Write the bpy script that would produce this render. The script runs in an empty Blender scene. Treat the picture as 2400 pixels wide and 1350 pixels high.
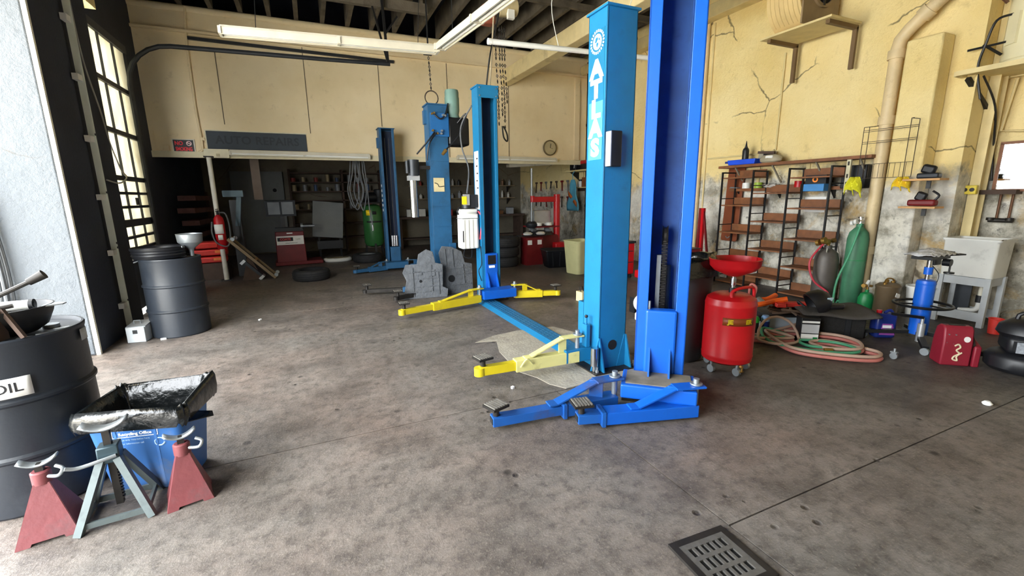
import bpy, math, random
from mathutils import Vector, Matrix, Euler
random.seed(7)
R = math.radians
SC = bpy.context.scene
COL = SC.collection

# ------------------------------------------------------------------ camera
def set_camera():
    pitch, roll = R(11.8), R(0.8)
    f = 1030.0 / 2400.0 * 36.0
    yaw_x = (725 - 1200) / 1030.0
    up = Vector((-math.sin(roll) * math.cos(pitch), -math.cos(roll) * math.cos(pitch), -math.sin(pitch)))
    y = -(up.x * yaw_x + up.z) / up.y
    Yd = Vector((yaw_x, y, 1)).normalized()
    Xd = Yd.cross(up)
    # rows: world axes in camera (x right, y down, z forward) space
    right = Vector((Xd.x, Yd.x, up.x)); down = Vector((Xd.y, Yd.y, up.y)); fwd = Vector((Xd.z, Yd.z, up.z))
    m = Matrix((right, -down, -fwd)).transposed().to_4x4()
    m.translation = (0, 0, 1.5)
    cam = bpy.data.cameras.new('camera'); cam.lens = f; cam.sensor_width = 36; cam.sensor_fit = 'HORIZONTAL'
    cam.clip_start = .05; cam.clip_end = 200
    o = bpy.data.objects.new('camera', cam); COL.objects.link(o); o.matrix_world = m
    SC.camera = o
set_camera()

# ------------------------------------------------------------------ world, sky portal, exposure
W = bpy.data.worlds.new('sky'); SC.world = W; W.use_nodes = True
bg = W.node_tree.nodes['Background']
bg.inputs[0].default_value = (0.93, 0.97, 1.0, 1); bg.inputs[1].default_value = 10.0
sun = bpy.data.lights.new('sun', 'SUN'); sun.energy = 45.0; sun.angle = R(1); sun.color = (1, .95, .86)
so = bpy.data.objects.new('sun', sun); COL.objects.link(so); so.rotation_euler = Vector((-.2, -.6, -.78)).to_track_quat('-Z', 'Y').to_euler()
def portal(name, loc, rot, sx, sy):
    l = bpy.data.lights.new(name, 'AREA'); l.shape = 'RECTANGLE'; l.size = sx; l.size_y = sy
    l.cycles.is_portal = True
    o = bpy.data.objects.new(name, l); COL.objects.link(o); o.location = loc; o.rotation_euler = rot
portal('doorway_portal', (-2.12, 2.5, 1.88), (0, R(-90), 0), 3.8, 6.2)
SC.view_settings.view_transform = 'Standard'; SC.view_settings.look = 'None'
SC.view_settings.exposure = 0.85; SC.view_settings.gamma = 1.0; SC.view_settings.use_curve_mapping = False
SC.cycles.max_bounces = 12; SC.cycles.diffuse_bounces = 8; SC.cycles.sample_clamp_indirect = 8

# ------------------------------------------------------------------ materials
def lin(h):
    h = h.lstrip('#'); v = [int(h[i:i+2], 16) / 255 for i in (0, 2, 4)]
    return tuple(x / 12.92 if x <= .04045 else ((x + .055) / 1.055) ** 2.4 for x in v) + (1,)
MATS = {}
def mat(name, col, rough=.5, metal=0., var=.12, scale=6., dirt=0., dcol='#2b2621', dscale=3., bump=0., bscale=40., spec=.5, coat=0., alpha=1.):
    if name in MATS: return MATS[name]
    m = bpy.data.materials.new(name); m.use_nodes = True; MATS[name] = m
    nt = m.node_tree; N = nt.nodes; L = nt.links; b = N['Principled BSDF']
    b.inputs['Roughness'].default_value = rough; b.inputs['Metallic'].default_value = metal
    b.inputs['Specular IOR Level'].default_value = spec
    b.inputs['Coat Weight'].default_value = coat
    tc = N.new('ShaderNodeTexCoord')
    n = N.new('ShaderNodeTexNoise'); n.inputs['Scale'].default_value = scale; n.inputs['Detail'].default_value = 5
    L.new(tc.outputs['Object'], n.inputs['Vector'])
    hs = N.new('ShaderNodeMixRGB'); hs.blend_type = 'MULTIPLY'; hs.inputs[0].default_value = 1
    hs.inputs[1].default_value = lin(col)
    mr = N.new('ShaderNodeMapRange'); mr.inputs[1].default_value = .3; mr.inputs[2].default_value = .7
    mr.inputs[3].default_value = 1 - var; mr.inputs[4].default_value = 1 + var
    L.new(n.outputs['Fac'], mr.inputs[0]); L.new(mr.outputs[0], hs.inputs[2])
    out = hs.outputs[0]
    if dirt > 0:
        n2 = N.new('ShaderNodeTexNoise'); n2.inputs['Scale'].default_value = dscale; n2.inputs['Detail'].default_value = 9
        n2.inputs['Roughness'].default_value = .68
        L.new(tc.outputs['Object'], n2.inputs['Vector'])
        r = N.new('ShaderNodeMapRange'); r.inputs[1].default_value = .62 - .25 * dirt; r.inputs[2].default_value = .82 - .2 * dirt
        r.inputs[3].default_value = 0; r.inputs[4].default_value = min(1, .4 + dirt)
        L.new(n2.outputs['Fac'], r.inputs[0])
        mx = N.new('ShaderNodeMixRGB'); mx.inputs[2].default_value = lin(dcol)
        L.new(r.outputs[0], mx.inputs[0]); L.new(out, mx.inputs[1]); out = mx.outputs[0]
        rr = N.new('ShaderNodeMapRange'); rr.inputs[3].default_value = rough; rr.inputs[4].default_value = min(1, rough + .3)
        L.new(r.outputs[0], rr.inputs[0]); L.new(rr.outputs[0], b.inputs['Roughness'])
    L.new(out, b.inputs['Base Color'])
    if bump > 0:
        n3 = N.new('ShaderNodeTexNoise'); n3.inputs['Scale'].default_value = bscale; n3.inputs['Detail'].default_value = 6
        L.new(tc.outputs['Object'], n3.inputs['Vector'])
        bp = N.new('ShaderNodeBump'); bp.inputs['Strength'].default_value = bump; bp.inputs['Distance'].default_value = .02
        L.new(n3.outputs['Fac'], bp.inputs['Height']); L.new(bp.outputs[0], b.inputs['Normal'])
    if alpha < 1: b.inputs['Alpha'].default_value = alpha
    return m

def nodes_of(name):
    m = bpy.data.materials.new(name); m.use_nodes = True; MATS[name] = m
    return m, m.node_tree.nodes, m.node_tree.links, m.node_tree.nodes['Principled BSDF']
def nz(N, L, vec, scale, detail=6, rough=.6, dist=0.):
    n = N.new('ShaderNodeTexNoise'); n.inputs['Scale'].default_value = scale; n.inputs['Detail'].default_value = detail
    n.inputs['Roughness'].default_value = rough; n.inputs['Distortion'].default_value = dist
    L.new(vec, n.inputs['Vector']); return n.outputs['Fac']
def rng(N, L, v, a, b, c=0., d=1.):
    r = N.new('ShaderNodeMapRange'); L.new(v, r.inputs[0])
    for i, x in enumerate((a, b, c, d)): r.inputs[i + 1].default_value = x
    return r.outputs[0]
def mixc(N, L, f, a, b, mode='MIX'):
    m = N.new('ShaderNodeMixRGB'); m.blend_type = mode
    for i, x in enumerate((f, a, b)):
        if isinstance(x, (int, float)): m.inputs[i].default_value = x
        elif isinstance(x, str): m.inputs[i].default_value = lin(x)
        else: L.new(x, m.inputs[i])
    return m.outputs[0]
def mth(N, L, op, a, b=0.):
    m = N.new('ShaderNodeMath'); m.operation = op
    for i, x in enumerate((a, b)):
        if isinstance(x, (int, float)): m.inputs[i].default_value = x
        else: L.new(x, m.inputs[i])
    return m.outputs[0]
def bumpn(N, L, b, h, s, d=.02):
    bp = N.new('ShaderNodeBump'); bp.inputs['Strength'].default_value = s; bp.inputs['Distance'].default_value = d
    L.new(h, bp.inputs['Height']); L.new(bp.outputs[0], b.inputs['Normal'])

def plaster_mat(name, base, base2, stain, low=None, cracks=True, bump=.5):
    """painted plaster; low = height below which the paint has flaked off"""
    m, N, L, b = nodes_of(name)
    g = N.new('ShaderNodeNewGeometry'); P = g.outputs['Position']
    n1 = nz(N, L, P, 1.1, 8); n2 = nz(N, L, P, 5, 8, .7); n3 = nz(N, L, P, 26, 6, .7)
    c = mixc(N, L, rng(N, L, n1, .35, .7), base, base2)
    c = mixc(N, L, rng(N, L, n2, .58, .8, 0, .55), c, stain)
    hgt = n2
    if low is not None:
        sx = N.new('ShaderNodeSeparateXYZ'); L.new(P, sx.inputs[0])
        w = nz(N, L, P, 1.6, 9, .65)
        e = mth(N, L, 'ADD', sx.outputs[2], mth(N, L, 'MULTIPLY', w, -1.5))
        f = rng(N, L, e, low - .75 - .12, low - .75 + .1, 1, 0)
        raw = mixc(N, L, rng(N, L, nz(N, L, P, 3.2, 10, .72), .42, .58), '#d9d5c6', '#8f8a7a')
        raw = mixc(N, L, rng(N, L, nz(N, L, P, 2.1, 10, .7, .6), .52, .64, 0, .85), raw, '#b3955c')
        raw = mixc(N, L, rng(N, L, nz(N, L, P, 7, 10, .75), .56, .66, 0, .9), raw, '#4d4942')
        raw = mixc(N, L, rng(N, L, nz(N, L, P, 1.2, 6, .6), .5, .62, 0, .5), raw, '#e9e7df')
        c = mixc(N, L, f, c, raw)
        hgt = mth(N, L, 'SUBTRACT', n2, mth(N, L, 'MULTIPLY', f, .35))
    if cracks:
        v = N.new('ShaderNodeTexVoronoi'); v.feature = 'DISTANCE_TO_EDGE'; v.inputs['Scale'].default_value = .55
        mp = N.new('ShaderNodeVectorMath'); mp.operation = 'ADD'
        tn = N.new('ShaderNodeTexNoise'); tn.inputs['Scale'].default_value = 4; tn.inputs['Detail'].default_value = 8
        L.new(P, tn.inputs['Vector']); L.new(P, mp.inputs[0])
        sc = N.new('ShaderNodeVectorMath'); sc.operation = 'SCALE'; sc.inputs['Scale'].default_value = .16
        L.new(tn.outputs['Color'], sc.inputs[0]); L.new(sc.outputs[0], mp.inputs[1]); L.new(mp.outputs[0], v.inputs['Vector'])
        cr = mth(N, L, 'MULTIPLY', rng(N, L, v.outputs['Distance'], .002, .006, 1, 0), rng(N, L, nz(N, L, P, .9, 3), .5, .56))
        c = mixc(N, L, mth(N, L, 'MULTIPLY', cr, .75), c, '#4b3d25')
    L.new(c, b.inputs['Base Color']); b.inputs['Roughness'].default_value = .75
    h = mth(N, L, 'ADD', hgt, mth(N, L, 'MULTIPLY', n3, .25))
    bumpn(N, L, b, h, bump, .03)
    return m

def floor_mat():
    m, N, L, b = nodes_of('concrete_floor')
    g = N.new('ShaderNodeNewGeometry'); P = g.outputs['Position']
    a = nz(N, L, P, .45, 6, .6, .3); f1 = nz(N, L, P, 2.2, 9, .68); f2 = nz(N, L, P, 14, 8, .75); f3 = nz(N, L, P, 70, 4, .7)
    st = N.new('ShaderNodeMapping'); st.inputs['Scale'].default_value = (1, 5, 1); L.new(P, st.inputs['Vector'])
    sk = nz(N, L, st.outputs[0], 1.3, 8, .7)
    c = mixc(N, L, rng(N, L, a, .38, .66), '#736f69', '#7a6b61')
    c = mixc(N, L, rng(N, L, f1, .42, .72, 0, .75), c, '#332e2b')
    c = mixc(N, L, rng(N, L, sk, .52, .75, 0, .45), c, '#8d867d')
    c = mixc(N, L, rng(N, L, f2, .46, .66, 0, .7), c, '#332d29')
    c = mixc(N, L, rng(N, L, f3, .55, .72, 0, .5), c, '#a0978b')
    # worn oily ground deeper in the shop and toward the right bench wall
    sx = N.new('ShaderNodeSeparateXYZ'); L.new(P, sx.inputs[0])
    oil = mth(N, L, 'MULTIPLY', mth(N, L, 'MULTIPLY', rng(N, L, sx.outputs[0], 2.2, 4.2), rng(N, L, sx.outputs[1], 1.0, 1.9)), rng(N, L, nz(N, L, P, 1.1, 7), .2, .6))
    c = mixc(N, L, mth(N, L, 'MULTIPLY', oil, .6), c, '#241f1c')
    # drips
    v = N.new('ShaderNodeTexVoronoi'); v.inputs['Scale'].default_value = 3.1; L.new(P, v.inputs['Vector'])
    sp = mth(N, L, 'MULTIPLY', rng(N, L, v.outputs['Distance'], .05, .1, 1, 0), rng(N, L, nz(N, L, P, 1.7, 3), .5, .56))
    c = mixc(N, L, mth(N, L, 'MULTIPLY', sp, .75), c, '#1d1a18')
    v3 = N.new('ShaderNodeTexVoronoi'); v3.inputs['Scale'].default_value = 9; L.new(P, v3.inputs['Vector'])
    chip = mth(N, L, 'MULTIPLY', rng(N, L, v3.outputs['Distance'], .1, .2, 1, 0), rng(N, L, nz(N, L, P, 1.2, 4), .56, .6))
    c = mixc(N, L, mth(N, L, 'MULTIPLY', chip, .7), c, '#191614')
    L.new(c, b.inputs['Base Color'])
    L.new(rng(N, L, f1, .3, .7, .62, .42), b.inputs['Roughness'])
    b.inputs['Specular IOR Level'].default_value = .4
    v2 = N.new('ShaderNodeTexVoronoi'); v2.inputs['Scale'].default_value = 9; L.new(P, v2.inputs['Vector'])
    pit = mth(N, L, 'MULTIPLY', rng(N, L, v2.outputs['Distance'], .08, .2, -1, 0), rng(N, L, nz(N, L, P, 1.2, 4), .54, .6))
    h = mth(N, L, 'ADD', mth(N, L, 'MULTIPLY', f2, .6), mth(N, L, 'MULTIPLY', f3, .2))
    h = mth(N, L, 'ADD', h, mth(N, L, 'MULTIPLY', pit, .8))
    bumpn(N, L, b, h, .6, .02)
    return m

FLOOR = floor_mat()
CREAM = plaster_mat('cream_plaster', '#f2dfa4', '#e8cf8a', '#ab9056', low=1.75, bump=1.0)
PANEL = plaster_mat('tan_painted_board', '#efdfbb', '#e2cfa6', '#a8946c', cracks=False, bump=.15)
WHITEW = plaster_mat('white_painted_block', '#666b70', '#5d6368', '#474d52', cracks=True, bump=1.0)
GREYW = plaster_mat('grey_stained_plaster', '#77705f', '#5f594c', '#3a362f', cracks=True, bump=.6)
DARKW = mat('dark_wall_paint', '#2a2f3a', .8, var=.2, scale=2, bump=.2)
NAVY = mat('sooty_roof_deck', '#1b2030', .85, var=.3, scale=1.5)
RAFT = mat('sooty_timber', '#5a5348', .8, var=.3, scale=4, dirt=.4, bump=.3)
CREAMSTEEL = mat('cream_painted_steel', '#d8c690', .55, var=.1, dirt=.12, dcol='#4f3c26', bump=.15)
LIFTBLUE = mat('sky_blue_lift_paint', '#16709f', .42, var=.08, dirt=.16, dcol='#1c4a6b', dscale=6, bump=.03)
LIFTBLUE2 = mat('old_steel_blue_paint', '#24567d', .45, var=.12, dirt=.3, dcol='#1b3244', dscale=4, bump=.05)
LIFTBLUE3 = mat('royal_blue_lift_paint', '#0b58bd', .38, var=.06, dirt=.06, dcol='#123a70', dscale=7)
LIFTIN = mat('greasy_blue_inside', '#275699', .5, var=.2, dirt=.35, dcol='#161c2c', dscale=3)
WORNBLUE = mat('scuffed_blue_arm_paint', '#16539f', .45, var=.1, dirt=.55, dcol='#4a3d3a', dscale=4)
GREASE = mat('greasy_dark_steel', '#35322f', .5, .6, var=.3, scale=12, dirt=.3)
YELLOW = mat('yellow_arm_paint', '#d2bd1c', .45, var=.08, dirt=.22, dcol='#8a7a34', dscale=6)
PALEYEL = mat('faded_yellow_arm_paint', '#d6cf86', .5, var=.08, dirt=.32, dcol='#6e6640', dscale=5)
RUBBER = mat('black_rubber', '#1e1e20', .75, var=.2, scale=20, bump=.25, bscale=60)
BLACKP = mat('black_plastic', '#15161a', .45, var=.15)
BLACKM = mat('black_painted_metal', '#17181a', .4, .2, var=.2)
DRUMP = mat('black_drum_paint', '#23282f', .42, var=.15, scale=3, dirt=.2, dcol='#3c4248', dscale=2.5, bump=.05)
SHIELD = mat('grey_moulded_plastic', '#5a5d61', .8, var=.2, scale=14, dirt=.25, dcol='#2c2d2f', bump=.5, bscale=30)
CHROME = mat('bright_steel', '#c9ccd0', .22, 1., var=.05)
STEEL = mat('dull_galvanised_steel', '#9aa0a3', .45, .7, var=.12, scale=10)
BRASS = mat('brass_fitting', '#a98443', .4, .8, var=.15)
WHITEP = mat('white_enamel', '#e6e6e0', .4, var=.05, dirt=.06, dcol='#b6ab90')
WHITEPAPER = mat('white_paper', '#f0f0ec', .7, var=.03)
TUBEW = mat('white_tube_glass', '#eef0ec', .3, var=.02)
REDP = mat('red_paint', '#b8121a', .38, var=.08, dirt=.12, dcol='#5a1012')
REDD = mat('dark_red_paint', '#6f1418', .5, var=.15, dirt=.25, dcol='#3a1414')
REDPLASTIC = mat('red_plastic', '#d4362c', .5, var=.08, dirt=.12, dcol='#8c3a30')
REDSTAND = mat('worn_red_stand_paint', '#7c3f42', .55, var=.15, dirt=.4, dcol='#5b4b4c', dscale=6, bump=.1)
ORANGE = mat('orange_plastic', '#ff6a1c', .5, var=.05)
GREENC = mat('green_cylinder_paint', '#46805f', .5, var=.12, dirt=.25, dcol='#375a48', dscale=5, bump=.05)
GREENK = mat('bright_green_paint', '#1f8a4c', .4, var=.06)
GREENA = mat('green_compressor_paint', '#2c6131', .35, var=.1, dirt=.12)
GREYC = mat('grey_brown_cylinder_paint', '#5c5650', .5, .2, var=.15, dirt=.35, dcol='#32291f')
WOODB = mat('brown_shelf_wood', '#7c4d2b', .55, var=.25, scale=9, dirt=.15, dcol='#3d2617', bump=.1)
WOODL = mat('pale_wood', '#c89a63', .65, var=.15, scale=10, bump=.1)
WOODD = mat('dark_old_wood', '#4b3a30', .8, var=.25, scale=6, dirt=.3)
BROWNBOARD = mat('brown_hardboard', '#7a3f22', .45, var=.12, scale=4, dirt=.12)
CARDB = mat('cardboard', '#c08f60', .75, var=.08, scale=20)
OLIVE = mat('pale_olive_plastic', '#b0ad7e', .55, var=.08, dirt=.15, dcol='#757050')
BINBLUE = mat('faded_blue_plastic', '#3f74b8', .5, var=.12, scale=4, dirt=.42, dcol='#8a8a84', dscale=3.5)
BAG = mat('black_bag_film', '#0e1112', .22, var=.1, bump=.5, bscale=14, spec=.7)
GREYCAN = mat('grey_bin_plastic', '#44474c', .6, var=.1, scale=5, dirt=.15)
CLOTHBK = mat('black_fabric', '#201f1e', .9, var=.2, scale=30, bump=.3, bscale=90)
JACKBLUE = mat('blue_jack_paint', '#1260cf', .35, var=.05, dirt=.05)
SINKW = mat('white_sink_plastic', '#d9d9d2', .5, var=.08, scale=3, dirt=.28, dcol='#8d8a82', dscale=4)
SINKG = mat('grey_sink_frame', '#b3b7b8', .5, var=.1, dirt=.15)
YELP = mat('yellow_plastic', '#d8c13a', .5, var=.1, dirt=.15)
YELCLOTH = mat('yellow_green_cloth', '#d6d32a', .85, var=.12, bump=.4, bscale=20)
YELGLOVE = mat('yellow_cloth', '#e6c62a', .85, var=.12, bump=.4, bscale=20)
PINKHOSE = mat('pink_hose_rubber', '#c2746a', .55, var=.1)
GREENHOSE = mat('green_hose_rubber', '#4a9a72', .55, var=.12)
TANHOSE = mat('dusty_hose_rubber', '#b89b88', .65, var=.12)
GREYHOSE = mat('grey_hose_rubber', '#5c5f62', .6, var=.15)
WIRE = mat('rusty_wire', '#4a3f36', .6, .5)
MOTORG = mat('grey_green_motor_paint', '#6f8f86', .5, var=.12, dirt=.25, dcol='#33403c')
ALU = mat('cast_aluminium', '#c3c6c8', .4, .6, var=.1)
TEAL = mat('teal_metal', '#37484f', .4, .4, var=.2)
BAGBLUE = mat('light_blue_bag', '#58a6c4', .6, var=.1)
PURPLE = mat('purple_label', '#9a4fa0', .5, var=.1)
LABELBLUE = mat('pale_blue_label', '#bfe0f0', .5, var=.05)
JUGBLUE = mat('dark_blue_jug', '#1d2f78', .35, var=.08)
SIGNBLK = mat('black_sign_board', '#15161b', .5, var=.1)
SIGNDK = mat('faded_dark_sign_board', '#39424c', .7, var=.12, scale=4, dirt=.15, dcol='#4d565e')
SIGNLET = mat('ghost_sign_lettering', '#2a323c', .7)
NEONRED = mat('fluorescent_red_ink', '#ff2a3a', .5, var=.02)
INK = mat('dark_ink', '#1b1b1f', .6)
INKW = mat('white_ink', '#f4f4f2', .55, var=.02)
INKBLUEW = mat('pale_blue_ink', '#aacbe8', .6)
DECALA = mat('deep_teal_decal', '#14698f', .4)
DECALB = mat('pale_cyan_decal', '#4fb4dc', .4)
GUNGREY = mat('dark_grey_metal', '#34373b', .45, .5, var=.15)
PADGREY = mat('worn_rubber_pad', '#6b675f', .8, var=.25, scale=30, bump=.3)
EXTGROUND = mat('pale_outdoor_concrete', '#b3aea3', .85, var=.12, scale=2, dirt=.2, dcol='#8a857c')
TARP = mat('grey_blue_tarp', '#4c5a6a', .7, var=.25, scale=3, bump=.6, bscale=6)
PATCH = mat('pale_concrete_patch', '#a39c8d', .75, var=.15, scale=7, dirt=.35, dcol='#6e675c', bump=.3)
HEATER = mat('cream_enamel', '#e3dcb6', .4, var=.04, dirt=.08, dcol='#9a8450')
RUBBERGREEN = mat('bright_green_cap', '#2fd04a', .45)
REDHOSE = mat('red_hose_rubber', '#c23a4a', .5)
TANPIPE = mat('tan_painted_pipe', '#d6c196', .5, var=.12, dirt=.3, dcol='#7d6540', bump=.1)
GREYBOARD = mat('grey_painted_board', '#6d706f', .6, var=.12, scale=3, dirt=.2)
def mirror_mat():
    m, N, L, b = nodes_of('mirror_glass')
    b.inputs['Base Color'].default_value = (.9, .9, .9, 1); b.inputs['Metallic'].default_value = 1; b.inputs['Roughness'].default_value = .0
    return m
MIRROR = mirror_mat()
def frost_mat():
    m, N, L, b = nodes_of('frosted_door_pane')
    t = N.new('ShaderNodeBsdfTranslucent'); t.inputs[0].default_value = (.9, .88, .8, 1)
    d = N.new('ShaderNodeBsdfDiffuse'); d.inputs[0].default_value = (.5, .49, .45, 1)
    g = N.new('ShaderNodeNewGeometry'); n = nz(N, L, g.outputs['Position'], 4, 6)
    c = mixc(N, L, rng(N, L, n, .4, .75, 0, .5), '#c9c5b4', '#a3977a'); L.new(c, t.inputs[0])
    mx = N.new('ShaderNodeMixShader'); mx.inputs[0].default_value = .3
    L.new(t.outputs[0], mx.inputs[1]); L.new(d.outputs[0], mx.inputs[2]); L.new(mx.outputs[0], N['Material Output'].inputs[0])
    return m
FROST = frost_mat()
def film_mat():
    m, N, L, b = nodes_of('clear_plastic_film')
    b.inputs['Base Color'].default_value = (.85, .86, .88, 1); b.inputs['Roughness'].default_value = .15
    b.inputs['Alpha'].default_value = .7
    g = N.new('ShaderNodeNewGeometry'); bumpn(N, L, b, nz(N, L, g.outputs['Position'], 30, 5), 1, .02)
    return m
FILM = film_mat()

# ------------------------------------------------------------------ mesh builder
def rotm(r): return Euler(r, 'XYZ').to_matrix()
def catmull(pts, n=8, closed=False):
    P = [Vector(p) for p in pts]; out = []; m = len(P)
    for i in range(m if closed else m - 1):
        if closed: a, b, c, d = P[i - 1], P[i], P[(i + 1) % m], P[(i + 2) % m]
        else: a, b, c, d = P[max(i - 1, 0)], P[i], P[i + 1], P[min(i + 2, m - 1)]
        for k in range(n):
            t = k / n
            out.append(.5 * ((2 * b) + (c - a) * t + (2 * a - 5 * b + 4 * c - d) * t * t + (3 * b - a - 3 * c + d) * t ** 3))
    if not closed: out.append(P[-1])
    return out
class MB:
    def __init__(s): s.v = []; s.f = []
    def add(s, vs, fs):
        o = len(s.v); s.v += [tuple(v) for v in vs]; s.f += [tuple(i + o for i in f) for f in fs]; return s
    def box(s, c, d, r=None, taper=1., ty=None):
        x, y, z = d[0] / 2, d[1] / 2, d[2] / 2; ty = taper if ty is None else ty
        vs = [Vector(p) for p in ((-x, -y, -z), (x, -y, -z), (x, y, -z), (-x, y, -z), (-x * taper, -y * ty, z), (x * taper, -y * ty, z), (x * taper, y * ty, z), (-x * taper, y * ty, z))]
        if r: m = rotm(r); vs = [m @ v for v in vs]
        c = Vector(c)
        return s.add([v + c for v in vs], [(3, 2, 1, 0), (4, 5, 6, 7), (0, 1, 5, 4), (1, 2, 6, 5), (2, 3, 7, 6), (3, 0, 4, 7)])
    def bar(s, a, b, w, h=None, roll=0.):
        """rectangular bar from a to b"""
        a, b = Vector(a), Vector(b); d = (b - a); l = d.length; d = d / l; h = h or w
        up = Vector((0, 0, 1)) if abs(d.z) < .95 else Vector((0, 1, 0))
        x = d.cross(up).normalized(); y = x.cross(d)
        if roll: q = Matrix.Rotation(roll, 3, d); x = q @ x; y = q @ y
        vs = [p + x * (sx * w / 2) + y * (sy * h / 2) for p in (a, b) for sx, sy in ((-1, -1), (1, -1), (1, 1), (-1, 1))]
        return s.add(vs, [(0, 1, 2, 3), (7, 6, 5, 4), (0, 4, 5, 1), (1, 5, 6, 2), (2, 6, 7, 3), (3, 7, 4, 0)])
    def cyl(s, a, b, r, r2=None, n=16, cap=True):
        r2 = r if r2 is None else r2
        a, b = Vector(a), Vector(b); d = (b - a).normalized()
        u = d.orthogonal().normalized(); w = d.cross(u)
        vs = []
        for p, q in ((a, r), (b, r2)):
            vs += [p + (u * math.cos(t) + w * math.sin(t)) * q for t in (2 * math.pi * i / n for i in range(n))]
        fs = [(i, (i + 1) % n, n + (i + 1) % n, n + i) for i in range(n)]
        if cap: fs += [tuple(range(n - 1, -1, -1)), tuple(range(n, 2 * n))]
        return s.add(vs, fs)
    def tube(s, pts, r, n=8, closed=False, smooth=0):
        P = catmull(pts, smooth, closed) if smooth else [Vector(p) for p in pts]
        m = len(P); vs = []; u = None
        for i, p in enumerate(P):
            if closed: d = P[(i + 1) % m] - P[i - 1]
            else: d = P[min(i + 1, m - 1)] - P[max(i - 1, 0)]
            if d.length < 1e-9: d = Vector((0, 0, 1))
            d.normalize()
            u = d.orthogonal() if u is None else (u - d * u.dot(d))
            if u.length < 1e-6: u = d.orthogonal()
            u.normalize(); w = d.cross(u)
            rr = r[min(i * len(r) // m, len(r) - 1)] if isinstance(r, (list, tuple)) else r
            vs += [p + (u * math.cos(t) + w * math.sin(t)) * rr for t in (2 * math.pi * k / n for k in range(n))]
        fs = []
        for i in range(m if closed else m - 1):
            j = (i + 1) % m
            fs += [(i * n + k, i * n + (k + 1) % n, j * n + (k + 1) % n, j * n + k) for k in range(n)]
        if not closed: fs += [tuple(range(n - 1, -1, -1)), tuple(range((m - 1) * n, m * n))]
        return s.add(vs, fs)
    def lathe(s, prof, c=(0, 0, 0), n=28, mat3=None, sx=1., sy=1.):
        c = Vector(c); vs = []; rings = []
        for r, z in prof:
            if r < 1e-6: rings.append([len(vs)]); vs.append(Vector((0, 0, z)))
            else:
                rings.append(list(range(len(vs), len(vs) + n)))
                vs += [Vector((r * sx * math.cos(2 * math.pi * i / n), r * sy * math.sin(2 * math.pi * i / n), z)) for i in range(n)]
        fs = []
        for a, b in zip(rings, rings[1:]):
            if len(a) == 1 and len(b) == 1: continue
            for i in range(n):
                j = (i + 1) % n
                if len(a) == 1: fs.append((a[0], b[j], b[i]))
                elif len(b) == 1: fs.append((a[i], a[j], b[0]))
                else: fs.append((a[i], a[j], b[j], b[i]))
        if mat3: vs = [mat3 @ v for v in vs]
        return s.add([v + c for v in vs], fs)
    def prism(s, poly, h, m=None, c=(0, 0, 0)):
        """poly in local xy, extruded 0..h in local z, then rotated by m and moved to c"""
        n = len(poly); vs = [Vector((x, y, 0)) for x, y in poly] + [Vector((x, y, h)) for x, y in poly]
        if m: vs = [m @ v for v in vs]
        c = Vector(c)
        return s.add([v + c for v in vs], [tuple(range(n - 1, -1, -1)), tuple(range(n, 2 * n))] + [(i, (i + 1) % n, n + (i + 1) % n, n + i) for i in range(n)])
    def grid(s, f, nu, nv, thick=0.):
        """surface f(u,v) u,v in 0..1"""
        vs = [Vector(f(i / nu, j / nv)) for j in range(nv + 1) for i in range(nu + 1)]
        fs = [(j * (nu + 1) + i, j * (nu + 1) + i + 1, (j + 1) * (nu + 1) + i + 1, (j + 1) * (nu + 1) + i) for j in range(nv) for i in range(nu)]
        return s.add(vs, fs)
    def build(s, name, m, parent=None, loc=None, rot=None, smooth=40, bevel=0., solid=0., sub=0):
        me = bpy.data.meshes.new(name); me.from_pydata(s.v, [], s.f); me.materials.append(m)
        if smooth:
            me.polygons.foreach_set('use_smooth', [True] * len(me.polygons)); me.set_sharp_from_angle(angle=R(smooth))
        me.validate(); me.update()
        o = bpy.data.objects.new(name, me); COL.objects.link(o)
        if parent: o.parent = parent
        if loc is not None: o.location = loc
        if rot is not None: o.rotation_euler = rot
        if solid: md = o.modifiers.new('thickness', 'SOLIDIFY'); md.thickness = solid; md.offset = 0
        if sub: md = o.modifiers.new('subdivision', 'SUBSURF'); md.levels = sub; md.render_levels = sub
        if bevel: md = o.modifiers.new('bevel', 'BEVEL'); md.width = bevel; md.segments = 2; md.limit_method = 'ANGLE'; md.angle_limit = R(50)
        return o
def tag(o, label, cat, group=None):
    o['label'] = label; o['category'] = cat
    if group: o['group'] = group
    return o
def thing(name, label, cat, loc=(0, 0, 0), rz=0., group=None, rot=None):
    o = bpy.data.objects.new(name, None); o.empty_display_size = .1; COL.objects.link(o)
    o.location = loc; o.rotation_euler = rot if rot else (0, 0, rz)
    return tag(o, label, cat, group)
def struct(o): o['kind'] = 'structure'; return o
def lab(o, t): o['label'] = t; return o
def copy_tree(o, parent=None):
    c = o.copy(); COL.objects.link(c)
    if parent is not None: c.parent = parent
    for ch in list(o.children): copy_tree(ch, c)
    return c
RX90 = Matrix.Rotation(R(90), 3, 'X'); 
M_XZ = Matrix(((1, 0, 0), (0, 0, -1), (0, 1, 0)))        # local x->x, y->z, extrude -> -y
M_YZ = Matrix(((0, 0, 1), (1, 0, 0), (0, 1, 0)))         # local x->y, y->z, extrude -> +x

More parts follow.
